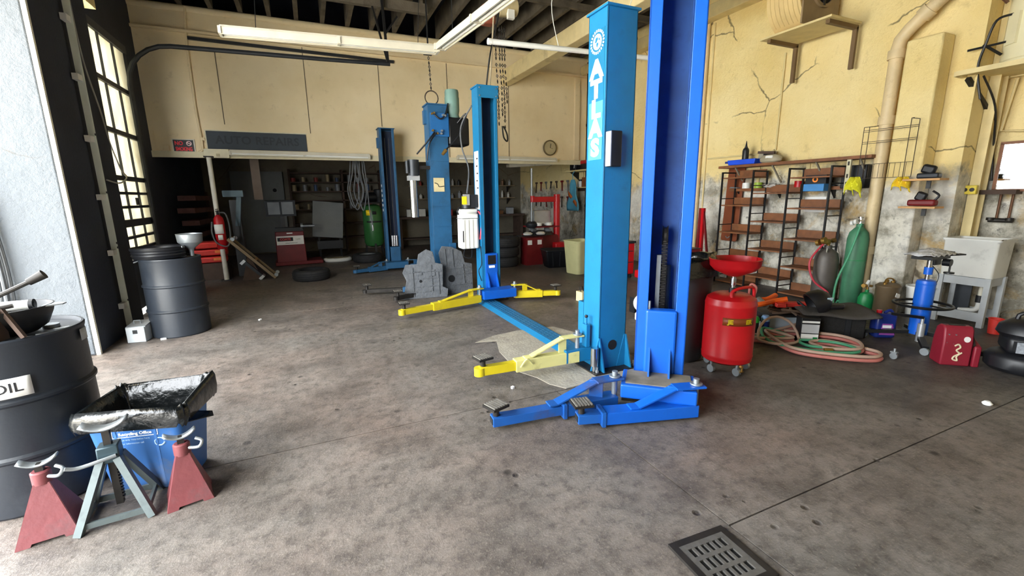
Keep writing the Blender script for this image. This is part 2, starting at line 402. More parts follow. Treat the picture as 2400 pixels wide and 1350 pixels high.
# flat lettering: glyph outlines turned into thin meshes
def text_mesh(s, size, bold=0., depth=.001, space=1.):
    cu = bpy.data.curves.new('lettering', 'FONT'); cu.body = s; cu.size = size; cu.extrude = depth; cu.offset = bold
    cu.align_x = 'CENTER'; cu.align_y = 'CENTER'; cu.space_character = space; cu.resolution_u = 3
    o = bpy.data.objects.new('lettering', cu); COL.objects.link(o)
    dg = bpy.context.evaluated_depsgraph_get(); me = bpy.data.meshes.new_from_object(o.evaluated_get(dg))
    vs = [v.co.copy() for v in me.vertices]; fs = [tuple(p.vertices) for p in me.polygons]
    bpy.data.objects.remove(o); bpy.data.curves.remove(cu); bpy.data.meshes.remove(me)
    return vs, fs
TX = {}
for key, args in {'A': ('A', .18, .01), 'T': ('T', .18, .01), 'L': ('L', .18, .01), 'S': ('S', .18, .01),
                  'NO': ('NO', .13, .004), 'SMOKING': ('SMOKING', .115, .004), 'REPAIRS': ('AUTO REPAIRS', .25, .006, .001, 1.05),
                  'OIL': ('OIL', .13, .001), 'PH': ('Philadelphia', .045, .0012), 'RO': ('Recycling Office', .045, .0012),
                  'ONLY': ('Place only recyclables here', .018, 0), 'CALL': ('For information call', .018, 0),
                  'COATS': ('COATS', .075, .004), '1250': ('1250', .05, 0), 'WB': ('wheel balancer', .03, 0), 'JE': ('JE', .05, .003), 'GER': ('ER', .05, .003),
                  'CAMP': ('Campbell', .07, .001), 'HAUS': ('Hausfeld', .04, .001)}.items():
    TX[key] = text_mesh(*args)
def put_text(mb, key, m, c, sx=1., sy=1.):
    vs, fs = TX[key]; c = Vector(c)
    mb.add([m @ Vector((v.x * sx, v.y * sy, v.z)) + c for v in vs], fs); return mb
# facing matrices for lettering (text x, text y, text normal)
F_NY = Matrix(((1, 0, 0), (0, 0, -1), (0, 1, 0)))        # reads from -Y side
F_NX = Matrix(((0, 0, -1), (-1, 0, 0), (0, 1, 0)))       # reads from -X side
# ================================================================== SETTING
# ---- floor: slabs with open joints over a dark sub-base
fl = struct(MB().box((2.6, 4.6, -.12), (9.6, 19.4, .2)).build('floor', mat('joint_dirt', '#171412', .9), smooth=0))
def slab(x0, x1, y0, y1):
    MB().box(((x0 + x1) / 2, (y0 + y1) / 2, -.02), (x1 - x0 - .008, y1 - y0 - .008, .04)).build('floor_slab', FLOOR, fl, smooth=0)
slab(-2.2, 1.62, -5, 2.78); slab(1.62, 7.4, -5, 1.2); slab(1.62, 7.4, 1.2, 2.78)
slab(-2.2, 7.4, 2.78, 6.5); slab(-2.2, 7.4, 6.5, 10.2); slab(-2.2, 7.4, 10.2, 14.3)
pp = [(1.44, 4.17), (1.66, 4.12), (1.56, 3.8), (1.54, 3.56), (1.5, 3.3), (1.6, 3.08), (1.63, 2.92), (1.71, 2.79), (1.9, 2.8), (2.3, 2.79), (2.62, 2.85), (2.66, 3.3), (2.6, 3.9), (2.45, 4.3), (2.0, 4.35), (1.7, 4.3)]
MB().prism(pp, .004, c=(0, 0, .0005)).build('concrete_patch', PATCH, fl, smooth=0)

# floor drain grate
dr = thing('floor_drain', 'square cast iron floor drain grate with three rows of slots', 'drain', (1.415, 1.07, 0), R(-3))
g = MB()
for s in (-1, 1): g.box((s * .135, 0, .006), (.03, .29, .016)).box((0, s * .13, .006), (.24, .03, .016))
g.build('frame', GREASE, dr, smooth=0)
MB().box((0, 0, .002), (.25, .25, .004)).build('sump', mat('drain_black', '#0b0a0a', .9), dr, smooth=0)
g = MB()
for y, w_ in ((-.105, .032), (-.035, .02), (.035, .02), (.105, .032)): g.box((0, y, .009), (.242, w_, .008))
for k in range(5): g.box((-.064 + k * .032, 0, .0088), (.0135, .24, .0076))
for s in (-1, 1): g.box((s * .107, 0, .0089), (.028, .242, .0078))
lab(g.build('grate', mat('worn_cast_iron', '#6a6864', .5, .5, var=.2, scale=30), dr, smooth=0), 'slotted grate')

# ---- right wall: rough plaster, pilaster, recess nearest the camera
wr = struct(MB().box((7.1, 8.45, 2.65), (.7, 11.7, 5.3)).build('wall_right', CREAM, smooth=0))
struct(MB().box((7.42, -1.2, 2.65), (.2, 7.6, 5.3)).build('wall_recess', CREAM, smooth=0))
MB().box((6.62, 3.015, 1.6), (.26, .35, 3.2), taper=.98, ty=.97).build('pilaster', CREAM, wr, bevel=.02)
MB().box((6.68, 5.9, 4.55), (.25, 8.6, .22)).build('wall_plate', CREAMSTEEL, wr, bevel=.01)
# ---- header wall across the back of the shop
wb = struct(MB().box((2.12, 10.32, 3.57), (9.26, .24, 2.54)).build('wall_back', PANEL, smooth=0))
MB().box((2.12, 10.17, 4.44), (9.26, .07, .045)).build('ledge', PANEL, wb, smooth=0)
MB().cyl((-2.5, 10.22, 4.82), (6.75, 10.22, 4.82), .06, n=10).build('rounded_cap', PANEL, wb)
MB().box((2.12, 10.175, 2.335), (9.26, .05, .11)).build('trim_board', mat('pale_trim_paint', '#d8cfae', .6, var=.08, dirt=.15, dcol='#8a7a58'), wb, smooth=0)
for x, z0, z1 in ((1.57, 3.0, 4.3), (-1.32, 2.9, 4.2), (3.05, 2.4, 4.4), (4.55, 2.4, 4.4), (0.15, 2.8, 4.4)):
    MB().box((x, 10.196, (z0 + z1) / 2), (.012, .012, z1 - z0)).build('panel_seam', mat('dark_board_seam', '#5f5340', .8), wb, smooth=0)  # thin dark strips for the vertical seams between boards
MB().box((6.45, 10.17, 3.4), (.14, .06, 2.0)).build('corner_batten', PANEL, wb, smooth=0)
# ---- annex behind the header
struct(MB().box((2.1, 14.3, 2.65), (9.5, .2, 5.3)).build('wall_annex', GREYW, smooth=0))
struct(MB().box((2.1, 12.3, 2.68), (9.5, 4.0, .16)).build('ceiling_annex', mat('annex_ceiling_paint', '#5d574c', .85, var=.2, scale=2), smooth=0))
# ---- left side
struct(MB().box((-2.62, 11.25, 2.65), (.24, 6.1, 5.3)).build('wall_left', DARKW, smooth=0))
lin_l = struct(MB().box((-2.45, 7.25, 4.55), (.25, 2.2, 1.7)).build('trim_1', DARKW, smooth=0))
struct(MB().box((-2.4, 1.0, 4.6), (.5, 13, 1.6)).build('trim_2', CREAM, smooth=0))
struct(MB().box((-2.3, -2.9, 1.9), (.3, 4.4, 3.8)).build('wall_left_front', DARKW, smooth=0))
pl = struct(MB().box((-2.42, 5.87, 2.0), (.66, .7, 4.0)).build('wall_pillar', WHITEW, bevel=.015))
MB().box((-2.075, 5.545, 2.0), (.035, .035, 4.0)).build('corner_bead', mat('cream_white_bead', '#f2eeda', .5), pl, smooth=0)
MB().box((-2.25, 6.58, 1.95), (.3, .78, 3.9)).build('dark_jamb', DARKW, pl, smooth=0)
MB().box((-2.084, 5.9, 1.95), (.014, .66, 3.9)).build('jamb_plate', DARKW, pl, smooth=0)
# ---- wall behind the camera, roof
struct(MB().box((2.6, -5.1, 2.65), (9.6, .2, 5.3)).build('wall_front', PANEL, smooth=0))
ce = struct(MB().box((2.5, 4.6, 5.35), (10.2, 19.4, .1)).build('ceiling', NAVY, smooth=0))
for k in range(20):
    x = -2.2 + k * .46
    MB().box((x, 2.6, 5.08), (.075, 15.1, .44)).build('rafter', RAFT, ce, smooth=0)
b = MB().box((.4, 8.4, 4.72), (3.6, .1, .16)); b.box((2.1, 8.4, 4.9), (.06, .06, .4)); b.box((-1.2, 8.4, 4.9), (.06, .06, .4))
b.build('tie_beam', RAFT, ce, smooth=0)
b = MB().box((4.4, 6.2, 4.72), (3.4, .1, .14)).box((4.4, 7.4, 4.78), (4.4, .07, .1)); b.build('tie_beam', RAFT, ce, smooth=0)
# cream girder with peeling paint, running from the header toward the camera
gi = struct(MB().box((4.45, 5.6, 4.19), (.22, 9.1, .3)).build('trim_3', mat('peeling_cream_steel', '#dccb9a', .55, var=.08, dirt=.3, dcol='#5b452c', dscale=1.6), bevel=.01))

# ---- sectional door between the pillar and the back corner
DY0 = 7.78
dw = struct(MB().box((-2.28, DY0, .36), (.06, 1.44, .62)).build('door_1', mat('dark_door_panel', '#343a44', .6, var=.2, dirt=.2), smooth=0))
dz = [(3.56, 3.03), (2.97, 2.42), (2.36, 1.83)]
for a, c_ in ((1.77, 1.23), (1.17, .7)):
    h = (a - c_) / 3
    dz += [(a - i * h, a - (i + 1) * h + .035) for i in range(3)]
fr = MB()
zs = sorted({z for p in dz for z in p}, reverse=True)
prev = 3.66
for t, bt in dz:
    fr.box((-2.2, DY0, (prev + t) / 2), (.04, 1.4, max(prev - t, .03))); prev = bt
fr.box((-2.2, DY0, .68), (.04, 1.4, .05))
for y in (-.69, -.23, .23, .69): fr.box((-2.205, DY0 + y, 2.1), (.025, .04 if abs(y) > .5 else .022, 3.0))
fr.build('door_frame', mat('dark_door_rail', '#2b3038', .55, var=.15), dw, smooth=0)
for t, bt in dz:
    for y in (-.46, 0, .46): MB().box((-2.22, DY0 + y, (t + bt) / 2), (.008, .44, t - bt)).build('pane', FROST, dw, smooth=0)
for y, z in ((DY0, 1.5),): MB().box((-2.17, y, z), (.02, .06, .1)).build('latch', BLACKM, dw, smooth=0)
# near track: white angle iron with brackets and bolts
tr = thing('door_track', 'white vertical door track with clip brackets beside the white pillar', 'track', (-2.03, 6.28, 0))
MB().box((.0, 0, 1.9), (.06, .012, 3.8)).box((-.02, .03, 1.9), (.012, .06, 3.8)).build('rail', mat('white_track_paint', '#dfe6da', .5, var=.06, dirt=.1), tr, smooth=0)
for z in (.35, .95, 1.55, 2.15, 2.75, 3.3): MB().box((-.01, -.055, z), (.05, .1, .06)).build('bracket', WHITEP, tr, smooth=0)
for z in (.4, 1.0, 1.05, 1.6, 2.2): MB().cyl((.026, -.005, z), (.034, -.005, z), .012, n=8).build('bolt', GUNGREY, tr)
# far track: vertical rail, bend and level run on a hanger
tr = thing('overhead_door_track', 'dark overhead door track curving from the left wall out along the header wall', 'track', (-2.15, 8.27, 0))
arc = [(0, 0, .1), (0, 0, 2.0), (0, 0, 3.1)] + [(.55 - .55 * math.cos(R(a)), 0, 3.12 + .55 * math.sin(R(a))) for a in (15, 30, 45, 60, 75, 90)] + [(1.5, 0, 3.69), (2.6, 0, 3.71), (3.63, 0, 3.74)]
MB().tube(arc, .032, 8).build('rail', GUNGREY, tr)
MB().bar((3.6, 0, 3.72), (3.55, 0, 5.0), .04, .04).bar((3.6, 0, 3.74), (3.4, 0, 4.6), .03, .03).bar((3.58, 0, 4.2), (3.8, 0, 4.5), .03, .03).build('hanger', BLACKM, tr, smooth=0)
# pull rope looped on the door
tag(MB().tube([(-2.07, 6.5, 3.6), (-2.07, 6.55, 3.0), (-2.08, 6.8, 2.5), (-2.1, 6.95, 2.2), (-2.1, 7.15, 1.9), (-2.1, 7.3, 1.8), (-2.08, 6.95, 1.72), (-2.05, 6.5, 1.74)], .009, 6, smooth=6).build('pull_rope', mat('grey_rope', '#a5a59d', .8), None), 'grey pull rope hanging in a loop on the sectional door', 'rope')

# steel pole under the header
po = thing('steel_pole', 'white painted steel pole holding up the header wall beside the fire extinguisher', 'pole', (-1.58, 9.75, 0))
MB().cyl((0, 0, 0), (0, 0, 2.28), .04, n=14).build('shaft', mat('chipped_white_paint', '#d5d2c6', .5, var=.1, dirt=.3, dcol='#6c675d'), po)
MB().box((0, 0, .01), (.16, .16, .02)).build('foot_plate', GREASE, po, smooth=0)
MB().box((0, 0, 2.27), (.14, .14, .02)).build('head_plate', GREASE, po, smooth=0)
# H column at the right wall corner
hc = struct(MB().box((7.03, 2.55, 2.5), (.012, .09, 5.0)).box((7.2, 2.55, 2.5), (.012, .09, 5.0)).box((7.115, 2.55, 2.5), (.17, .012, 5.0)).build('steel_column', CREAMSTEEL, smooth=0))

# ---- outdoors seen past the pillar
struct(MB().box((-14.3, 4, -.08), (24.2, 44, .1)).build('yard_ground', EXTGROUND, smooth=0))
# ================================================================== VEHICLE LIFTS
def column(parent, x, y, w, d, h, m, open_side, inner=LIFTIN, lip=.05, t=.012, rz=0., cap=True):
    """channel column; open_side -1 opens to local -y, +1 to local +y"""
    s = open_side; c = MB()
    c.box((x, y - s * (d / 2 - t / 2), h / 2), (w, t, h))
    for k in (-1, 1):
        c.box((x + k * (w / 2 - t / 2), y, h / 2), (t, d, h))
        c.box((x + k * (w / 2 - lip / 2), y + s * (d / 2 - t / 2), h / 2), (lip, t, h))
    o = c.build('column', m, parent, smooth=0, bevel=.004)
    i = MB().box((x, y - s * (d / 2 - t - .003), h / 2), (w - 2 * t - .004, .004, h - .04)); i.build('channel_liner', inner, o, smooth=0)
    if cap: MB().box((x, y, h + .008), (w + .03, d + .03, .016)).build('cap_plate', m, o, smooth=0)
    return o
def bolts(parent, pts, r=.014, h=.05):
    for p in pts:
        b = MB().cyl((p[0], p[1], p[2]), (p[0], p[1], p[2] + h), r * .55, n=8).cyl((p[0], p[1], p[2]), (p[0], p[1], p[2] + h * .4), r, n=6); b.build('anchor_bolt', STEEL, parent)
def pad(parent, x, y, z, rz=0., sq=True, sub=None):
    p = MB().cyl((x, y, z - .06), (x, y, z), .022, n=10).box((x, y, z + .008), (.13, .12, .016), (0, 0, rz)); o = p.build('lift_pad', GREASE, parent, smooth=0)
    r = MB(); q = rotm((0, 0, rz))
    for k in range(6): r.box(Vector((x, y, z + .02)) + q @ Vector((-.05 + k * .02, 0, 0)), (.012, .11, .008), (0, 0, rz))
    r.build('pad_tread', PADGREY, o, smooth=0)
def swing_arm(parent, a, b, m, m2, ext=.35, w=.09, h=.09, z=.09, hz=.2, pad_rz=0., brace=True, mouth=False):
    """arm from hinge a to tip b (xy), outer box at the hinge, telescoping inner towards the tip"""
    a, b = Vector((a[0], a[1], 0)), Vector((b[0], b[1], 0)); d = (b - a); L = d.length; d = d / L; n = Vector((-d.y, d.x, 0))
    zz = Vector((0, 0, z)); mid = a + d * (L * (1 - ext))
    ao = MB().bar(a + zz, mid + zz, w, h).build('swing_arm', m, parent, smooth=0, bevel=.004)
    e = MB().bar(mid - d * .1 + zz, b + zz, w * .72, h * .72); e.build('arm_extension', m2, ao, smooth=0, bevel=.003)
    if mouth:
        for k in (-1, 1): pass
        MB().bar(mid - d * .012 + zz, mid + d * .012 + zz, w * 1.12, h * 1.2).build('arm_collar', m2, ao, smooth=0)
        MB().bar(b + zz, b + d * .004 + zz, w * .5, h * .45).build('arm_mouth', mat('hollow_black', '#0a0a0b', .9), ao, smooth=0)
    else:
        MB().cyl(b + zz - Vector((0, 0, h * .36)), b + zz + Vector((0, 0, h * .3)), w * .5, n=14).build('arm_eye', m2, ao)
    if brace:
        p0 = a + Vector((0, 0, hz)); p1 = a + d * .16 + Vector((0, 0, hz)); p2 = a + d * (L * .5) + Vector((0, 0, z + h / 2 + .006))
        br = MB().bar(p0 - d * .05, p1, w * .85, .014).bar(p1 - d * .01, p2, w * .7, .014).bar(p2, p2 + d * .06, w * .7, .012)
        br.bar(p1 - d * .012 + Vector((0, 0, .005)), p1 - d * .012 - Vector((0, 0, hz - z - h / 2)), w * .85, .014)
        br.build('arm_brace', m, ao, smooth=0, bevel=.003)
        MB().cyl(a + Vector((0, 0, z - h / 2)), a + Vector((0, 0, hz + .05)), .02, n=12).cyl(a + Vector((0, 0, hz + .01)), a + Vector((0, 0, hz + .02)), .04, n=14).build('pivot_pin', STEEL, ao)
    pt = b - d * .03
    pad(ao, pt.x, pt.y, z + h * .5 + .05, pad_rz)
    return ao

# ---------- lift with the lettered column (middle bay)
L2 = thing('two_post_lift', 'sky blue two post car lift with a vertical lettered column and yellow arms', 'car lift', (0, 0, 0))
AX, AY, AH = 2.285, 3.10, 2.87
ca = column(L2, AX, AY, .28, .25, AH, LIFTBLUE, 1)
lab(ca, 'near sky blue column with white letters')
q = MB().box((AX, AY, .008), (.46, .44, .016)).build('base_plate', GREASE, L2, smooth=0)
bolts(q, [(AX + i * .19, AY + j * .18, .016) for i in (-1, 1) for j in (-1, 1)])
for k in (-1, 1): MB().prism([(0, .016), (-.085, .016), (-.012, .3), (0, .3)], .012, M_XZ, (AX + k * (.14 - .006) - .0, AY - .119, 0)).build('gusset', LIFTBLUE, L2, smooth=0)
for k in (-1, 1): MB().prism([(0, .016), (-.09, .016), (-.01, .3), (0, .3)], .012, M_YZ, (AX + k * .14 - .006 + k * .0, AY - .125, 0)).build('gusset', LIFTBLUE, ca, smooth=0)
MB().cyl((AX, AY - .1255, .22), (AX, AY - .128, .22), .045, n=20).build('cable_hole', mat('hole_black', '#0b0d10', .9), ca)
# black control cover on the back of the column
q = MB().box((AX - .075, AY - .16, 1.85), (.1, .07, .27)).build('control_cover', BLACKM, L2, smooth=0, bevel=.006); lab(q, 'black control cover')
MB().box((AX - .128, AY - .16, 1.85), (.006, .065, .26)).build('cover_edge', ALU, q, smooth=0)
# decal strip, emblem and letters on the side facing the doors
fx = AX - .1405
d1 = MB().box((fx - .001, AY, 2.26), (.002, .19, .96)).build('decal_strip', DECALA, L2, smooth=0)
MB().box((fx - .0025, AY, 2.0), (.001, .185, .44)).build('decal_fade', DECALB, d1, smooth=0)
e = MB()
for k in range(22):
    a = 2 * math.pi * k / 22; e.box((fx - .003, AY + .082 * math.cos(a), 2.655 + .078 * math.sin(a)), (.002, .012, .018), (a - math.pi / 2, 0, 0))
e.build('emblem_ring', INKW, d1, smooth=0)
e = MB().cyl((fx - .002, AY, 2.655), (fx - .004, AY, 2.655), .056, n=24); e.build('emblem_globe', INKW, d1)
e = MB()
for poly in ([(-.03, .0), (-.02, .03), (.0, .035), (.012, .02), (.0, .008), (-.012, -.005)], [(-.012, -.008), (.012, -.004), (.016, -.02), (.002, -.04), (-.008, -.03)], [(.02, .03), (.038, .012), (.032, .002), (.018, .012)]):
    e.prism([(-x, y) for x, y in poly], .001, Matrix(((0, 0, -1), (1, 0, 0), (0, 1, 0))), (fx - .0045, AY, 2.655))
e.build('emblem_land', LIFTBLUE, d1, smooth=0)
e = MB()
for i, ch in enumerate('ATLAS'): put_text(e, ch, F_NX, (fx - .004, AY, 2.455 - i * .147), 1.3, 1.)
lab(e.build('lettering', INKW, L2, smooth=0), 'white vertical lettering ATLAS')
# carriage on the hidden side, latch cylinder
q = MB().box((AX, AY + .17, .3), (.22, .16, .5)).build('carriage', LIFTBLUE, L2, smooth=0)
MB().box((AX - .25, AY + .05, .13), (.3, .14, .12)).build('arm_mount', LIFTBLUE, L2, smooth=0, bevel=.005)
MB().box((AX - .19, AY - .0, .3), (.035, .07, .2)).cyl((AX - .19, AY, .4), (AX - .19, AY, .46), .01, n=8).build('latch_block', LIFTBLUE, L2, smooth=0)
MB().lathe([(0, 0), (.012, .004), (.016, .014), (.012, .026), (0, .03)], (AX - .19, AY, .455), 12).build('latch_knob', BLACKP, L2)
lab(MB().cyl((AX - .2, AY - .15, .07), (AX - .2, AY - .15, .23), .034, n=18).cyl((AX - .2, AY - .15, .02), (AX - .2, AY - .15, .07), .018, n=10).build('roller', CHROME, L2), 'bright steel roller')
swing_arm(L2, (2.02, 3.12), (1.12, 3.16), PALEYEL, YELLOW, ext=.34, w=.09, h=.1, z=.12, hz=.3, pad_rz=.2)
lab(MB().tube([(1.45, 3.08, .12), (1.5, 3.06, .19), (1.56, 3.08, .13)], .007, 6, smooth=4).build('arm_clip', PALEYEL, L2), 'bent wire clip')
# far column of the same lift
BX, BY, BH = 2.33, 6.04, 2.95
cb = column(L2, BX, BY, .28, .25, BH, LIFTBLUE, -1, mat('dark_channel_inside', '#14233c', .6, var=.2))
MB().box((BX, BY - .13, BH - .07), (.3, .012, .15)).build('head_plate', LIFTBLUE, cb, smooth=0)
for i in (-1, 1):
    for j in (-1, 1): MB().cyl((BX + i * .12, BY - .136, BH - .07 + j * .05), (BX + i * .12, BY - .146, BH - .07 + j * .05), .01, n=6).build('cap_bolt', STEEL, cb)
MB().cyl((BX - .07, BY - .06, .65), (BX - .07, BY - .06, BH - .1), .009, n=8).build('lift_cable', STEEL, L2)
q = MB().box((BX, BY - .08, .38), (.19, .12, .62)).build('carriage', LIFTBLUE3, L2, smooth=0, bevel=.006)
MB().box((BX, BY - .143, .6), (.12, .006, .13)).build('latch_window', BLACKP, q, smooth=0)
MB().box((BX, BY - .143, .5), (.09, .004, .035)).build('rating_label', WHITEPAPER, q, smooth=0)
for k in (-1, 1): MB().prism([(0, .2), (-.1, .2), (-.0, .42)], .014, M_YZ, (BX + k * .07 - .007, BY - .14, 0)).build('gusset', LIFTBLUE3, q, smooth=0)
MB().box((BX, BY - .33, .15), (.5, .24, .12)).build('arm_mount', LIFTBLUE3, L2, smooth=0, bevel=.006)
q = MB().box((BX, BY, .008), (.46, .42, .016)).build('base_plate', GREASE, L2, smooth=0)
bolts(q, [(BX + i * .19, BY + j * .17, .016) for i in (-1, 1) for j in (-1, 1)])
swing_arm(L2, (2.05, 5.68), (.92, 5.42), YELLOW, YELLOW, ext=.36, w=.09, h=.1, z=.1, hz=.24)
swing_arm(L2, (2.6, 5.7), (3.2, 5.5), YELLOW, YELLOW, ext=.36, w=.09, h=.1, z=.1, hz=.24)
# faded lettering panel on the side of the far column
e = MB().box((BX - .1415, BY, 1.72), (.002, .16, .8)).build('decal_strip', INKW, L2, smooth=0)
for k in range(5): MB().box((BX - .143, BY - .03 + .02 * (k % 2), 2.02 - k * .1), (.001, .06, .02)).build('decal_mark', INK, e, smooth=0)
# power unit hung on the far column
q = MB().box((BX - .29, BY + .02, 1.02), (.27, .2, .5), taper=.97).box((BX - .29, BY + .02, 1.3), (.25, .19, .06)).build('oil_reservoir', WHITEP, L2, bevel=.025)
lab(q, 'white ribbed plastic oil tank')
for k in range(4): MB().box((BX - .39 + k * .062, BY - .083, .98), (.03, .008, .4)).build('tank_rib', WHITEP, q, smooth=0)
MB().box((BX - .29, BY + .02, 1.2), (.275, .205, .008)).build('tank_band', GREYHOSE, q, smooth=0)
MB().box((BX - .4, BY - .087, .95), (.015, .004, .16)).build('tank_text', INK, q, smooth=0)
m_ = MB().cyl((BX - .3, BY + .02, 1.34), (BX - .3, BY + .02, 1.52), .07, n=18).box((BX - .21, BY + .02, 1.44), (.1, .14, .18)).build('pump_motor', GUNGREY, L2); lab(m_, 'dark pump motor')
MB().box((BX - .33, BY - .058, 1.46), (.1, .006, .15)).build('motor_plate', ALU, m_, smooth=0)
MB().box((BX - .36, BY - .064, 1.45), (.07, .006, .11)).build('warning_sticker', mat('yellow_sticker', '#f2d21c', .5), m_, smooth=0)
MB().tube([(BX - .42, BY - .02, 1.36), (BX - .46, BY - .04, 1.3), (BX - .44, BY - .02, 1.26)], .012, 8, smooth=4).build('lever', BLACKP, L2)
MB().tube([(BX - .16, BY - .07, 1.3), (BX - .11, BY - .1, 1.2), (BX - .13, BY - .1, 1.05), (BX - .15, BY - .09, .9)], .014, 8, smooth=5).build('red_hose', REDHOSE, L2)
MB().tube([(BX - .36, BY, .77), (BX - .38, BY - .02, .66), (BX - .28, BY - .04, .64), (BX - .25, BY, .75)], .006, 6, smooth=5).build('drip_tube', BLACKP, L2)
MB().tube([(BX - .15, BY - .1, .8), (BX - .15, BY - .12, .55), (BX - .2, BY - .13, .45), (BX - .16, BY - .13, .3)], .006, 6, smooth=5).build('black_wire', BLACKP, L2)
# low bridging plate across the floor between the columns
poly = [(-.15, 0), (.15, 0), (.09, .035), (-.09, .035)]
lab(MB().prism(poly, 2.35, Matrix(((1, 0, 0), (0, 0, 1), (0, 1, 0))), (2.22, 3.45, .001)).build('floor_plate', LIFTBLUE, L2, smooth=0), 'blue tread plate over the cables')
t_ = MB()
for k in range(60):
    for j in range(4): t_.box((2.22 - .066 + j * .044, 3.5 + k * .037, .0365), (.022, .01, .003), (0, 0, R(40 if (k + j) % 2 else -40)))
t_.build('tread_pattern', LIFTBLUE2, L2, smooth=0)['kind'] = 'stuff'

# ---------- nearest lift: angled column, royal blue
L1 = thing('lift_column', 'royal blue angled lift column nearest the camera, open channel with a roller chain', 'car lift', (2.24, 2.36, 0), R(-42))
c1 = column(L1, 0, .15, .35, .3, 3.35, LIFTBLUE3, -1, LIFTIN, lip=.08, t=.014)
MB().box((-.1, .27, 1.68), (.012, .03, 3.2)).build('guide_rib', LIFTIN, c1, smooth=0)
MB().box((.1, .27, 1.68), (.012, .03, 3.2)).build('guide_rib', LIFTIN, c1, smooth=0)
la = MB().box((.125, .276, 1.55), (.06, .01, 1.85)).build('latch_rack', LIFTIN, L1, smooth=0)
for k in range(22): MB().box((.125, .27, .7 + k * .08), (.036, .004, .042)).build('rack_slot', mat('slot_black', '#07080c', .9), la, smooth=0)
ch = MB()
for k in range(44): ch.box((.005 if k % 2 else -.005, .16, .62 + k * .0135), (.03, .022, .0095)).cyl((-.02, .16, .62 + k * .0135), (.024, .16, .62 + k * .0135), .0045, n=6)
lab(ch.build('roller_chain', GREASE, L1), 'greasy roller chain')
MB().lathe([(.02, -.02), (.075, -.02), (.06, -.008), (.06, .008), (.075, .02), (.02, .02)], (0, .2, 1.2), 20, Matrix.Rotation(R(90), 3, 'X') @ Matrix.Rotation(R(90), 3, 'Y')).build('chain_wheel', GREASE, L1)
MB().box((-.035, .17, .83), (.03, .05, .46)).build('cylinder_cover', STEEL, L1, smooth=0)
MB().cyl((.02, .2, .1), (.02, .2, .98), .035, n=14).build('hydraulic_cylinder', BLACKM, L1)
q = MB().box((0, .02, .43), (.215, .1, .5)).build('carriage', LIFTBLUE3, L1, smooth=0, bevel=.015)
for k in (-1, 1): MB().prism([(0, .2), (-.1, .2), (0, .4)], .012, M_YZ, (k * .07 - .006, -.03, 0)).build('gusset', LIFTBLUE3, q, smooth=0)
MB().cyl((-.085, .02, .68), (-.085, .02, .74), .01, n=8).build('stop_pin', STEEL, q)
MB().box((0, -.15, .155), (.5, .3, .1)).build('arm_mount', LIFTBLUE3, L1, smooth=0, bevel=.01)
MB().box((0, -.145, .2075), (.44, .24, .005)).build('grime_film', mat('dusty_grime', '#77705f', .9, var=.25, scale=12), L1, smooth=0)
MB().box((0, .12, .008), (.5, .48, .016)).build('base_plate', GREASE, L1, smooth=0)
def to_l1(x, y):
    a = R(42); dx, dy = x - 2.24, y - 2.36
    return (dx * math.cos(a) - dy * math.sin(a), dx * math.sin(a) + dy * math.cos(a))
swing_arm(L1, to_l1(2.27, 2.03), to_l1(1.47, 2.26), LIFTBLUE3, WORNBLUE, ext=.2, w=.115, h=.085, z=.062, hz=.225, mouth=True, pad_rz=R(30))
swing_arm(L1, to_l1(1.86, 2.38), to_l1(.95, 2.47), WORNBLUE, WORNBLUE, ext=.55, w=.115, h=.085, z=.062, hz=.225, mouth=True, pad_rz=R(60))

# ---------- far lift, older paint, power motor on top
L3 = thing('older_two_post_lift', 'old steel blue two post lift standing behind the yellow armed lift', 'car lift', (0, 0, 0))
CX, CY, CH = 1.9, 7.05, 2.87
cc = column(L3, CX, CY, .3, .28, CH, LIFTBLUE2, 1)
MB().box((CX, CY - .145, 1.05), (.3, .01, .02)).build('weld_seam', LIFTBLUE2, cc, smooth=0)
MB().box((CX, CY - .145, 1.36), (.3, .01, .01)).build('weld_seam', LIFTBLUE2, cc, smooth=0)
MB().box((CX, CY - .145, 2.05), (.3, .01, .01)).build('weld_seam', LIFTBLUE2, cc, smooth=0)
q = MB().box((CX - .03, CY - .148, 1.69), (.17, .004, .21)).build('notice_sheet', mat('yellowed_paper', '#c8b98c', .8, var=.15, dirt=.2), L3, smooth=0); lab(q, 'yellowed torn notice sheet')
MB().tube([(CX - .1, CY - .152, 1.72), (CX - .05, CY - .152, 1.7), (CX - .03, CY - .152, 1.66), (CX + .05, CY - .152, 1.67)], .006, 5, smooth=3).build('notice_drawing', INK, q)
q = MB().box((CX + .02, CY - .155, 2.58), (.28, .03, .34)).build('valve_panel', mat('deep_blue_panel', '#1f5f9a', .45, var=.15, dirt=.3), L3, smooth=0)
for x, z in ((-.1, .15), (-.07, .16), (.07, .14), (.1, .13), (-.1, -.09), (-.03, -.13), (.03, -.13), (.04, -.09)):
    MB().cyl((CX + x, CY - .17, 2.58 + z), (CX + x, CY - .215, 2.58 + z), .016, n=8).build('hose_fitting', BRASS if x < 0 else STEEL, q)
MB().box((CX - .17, CY, 2.7), (.04, .1, .2)).build('handle_loop', LIFTBLUE2, L3, smooth=0)
q = MB().box((CX + .33, CY, 2.5), (.34, .3, .42)).build('motor_box', BLACKM, L3, bevel=.03)
q = MB().lathe([(.0, .36), (.1, .36), (.108, .33), (.108, .26), (.112, .25), (.112, .06), (.1, 0), (.12, -.06)], (CX + .27, CY - .02, 2.76), 22).build('electric_motor', MOTORG, L3); lab(q, 'grey green electric motor on top')
MB().tube([(CX + .17, CY - .14, 2.9), (CX + .1, CY - .2, 2.72), (CX + .02, CY - .2, 2.66), (CX - .06, CY - .19, 2.72)], .012, 8, smooth=5).build('motor_cable', BLACKP, L3)
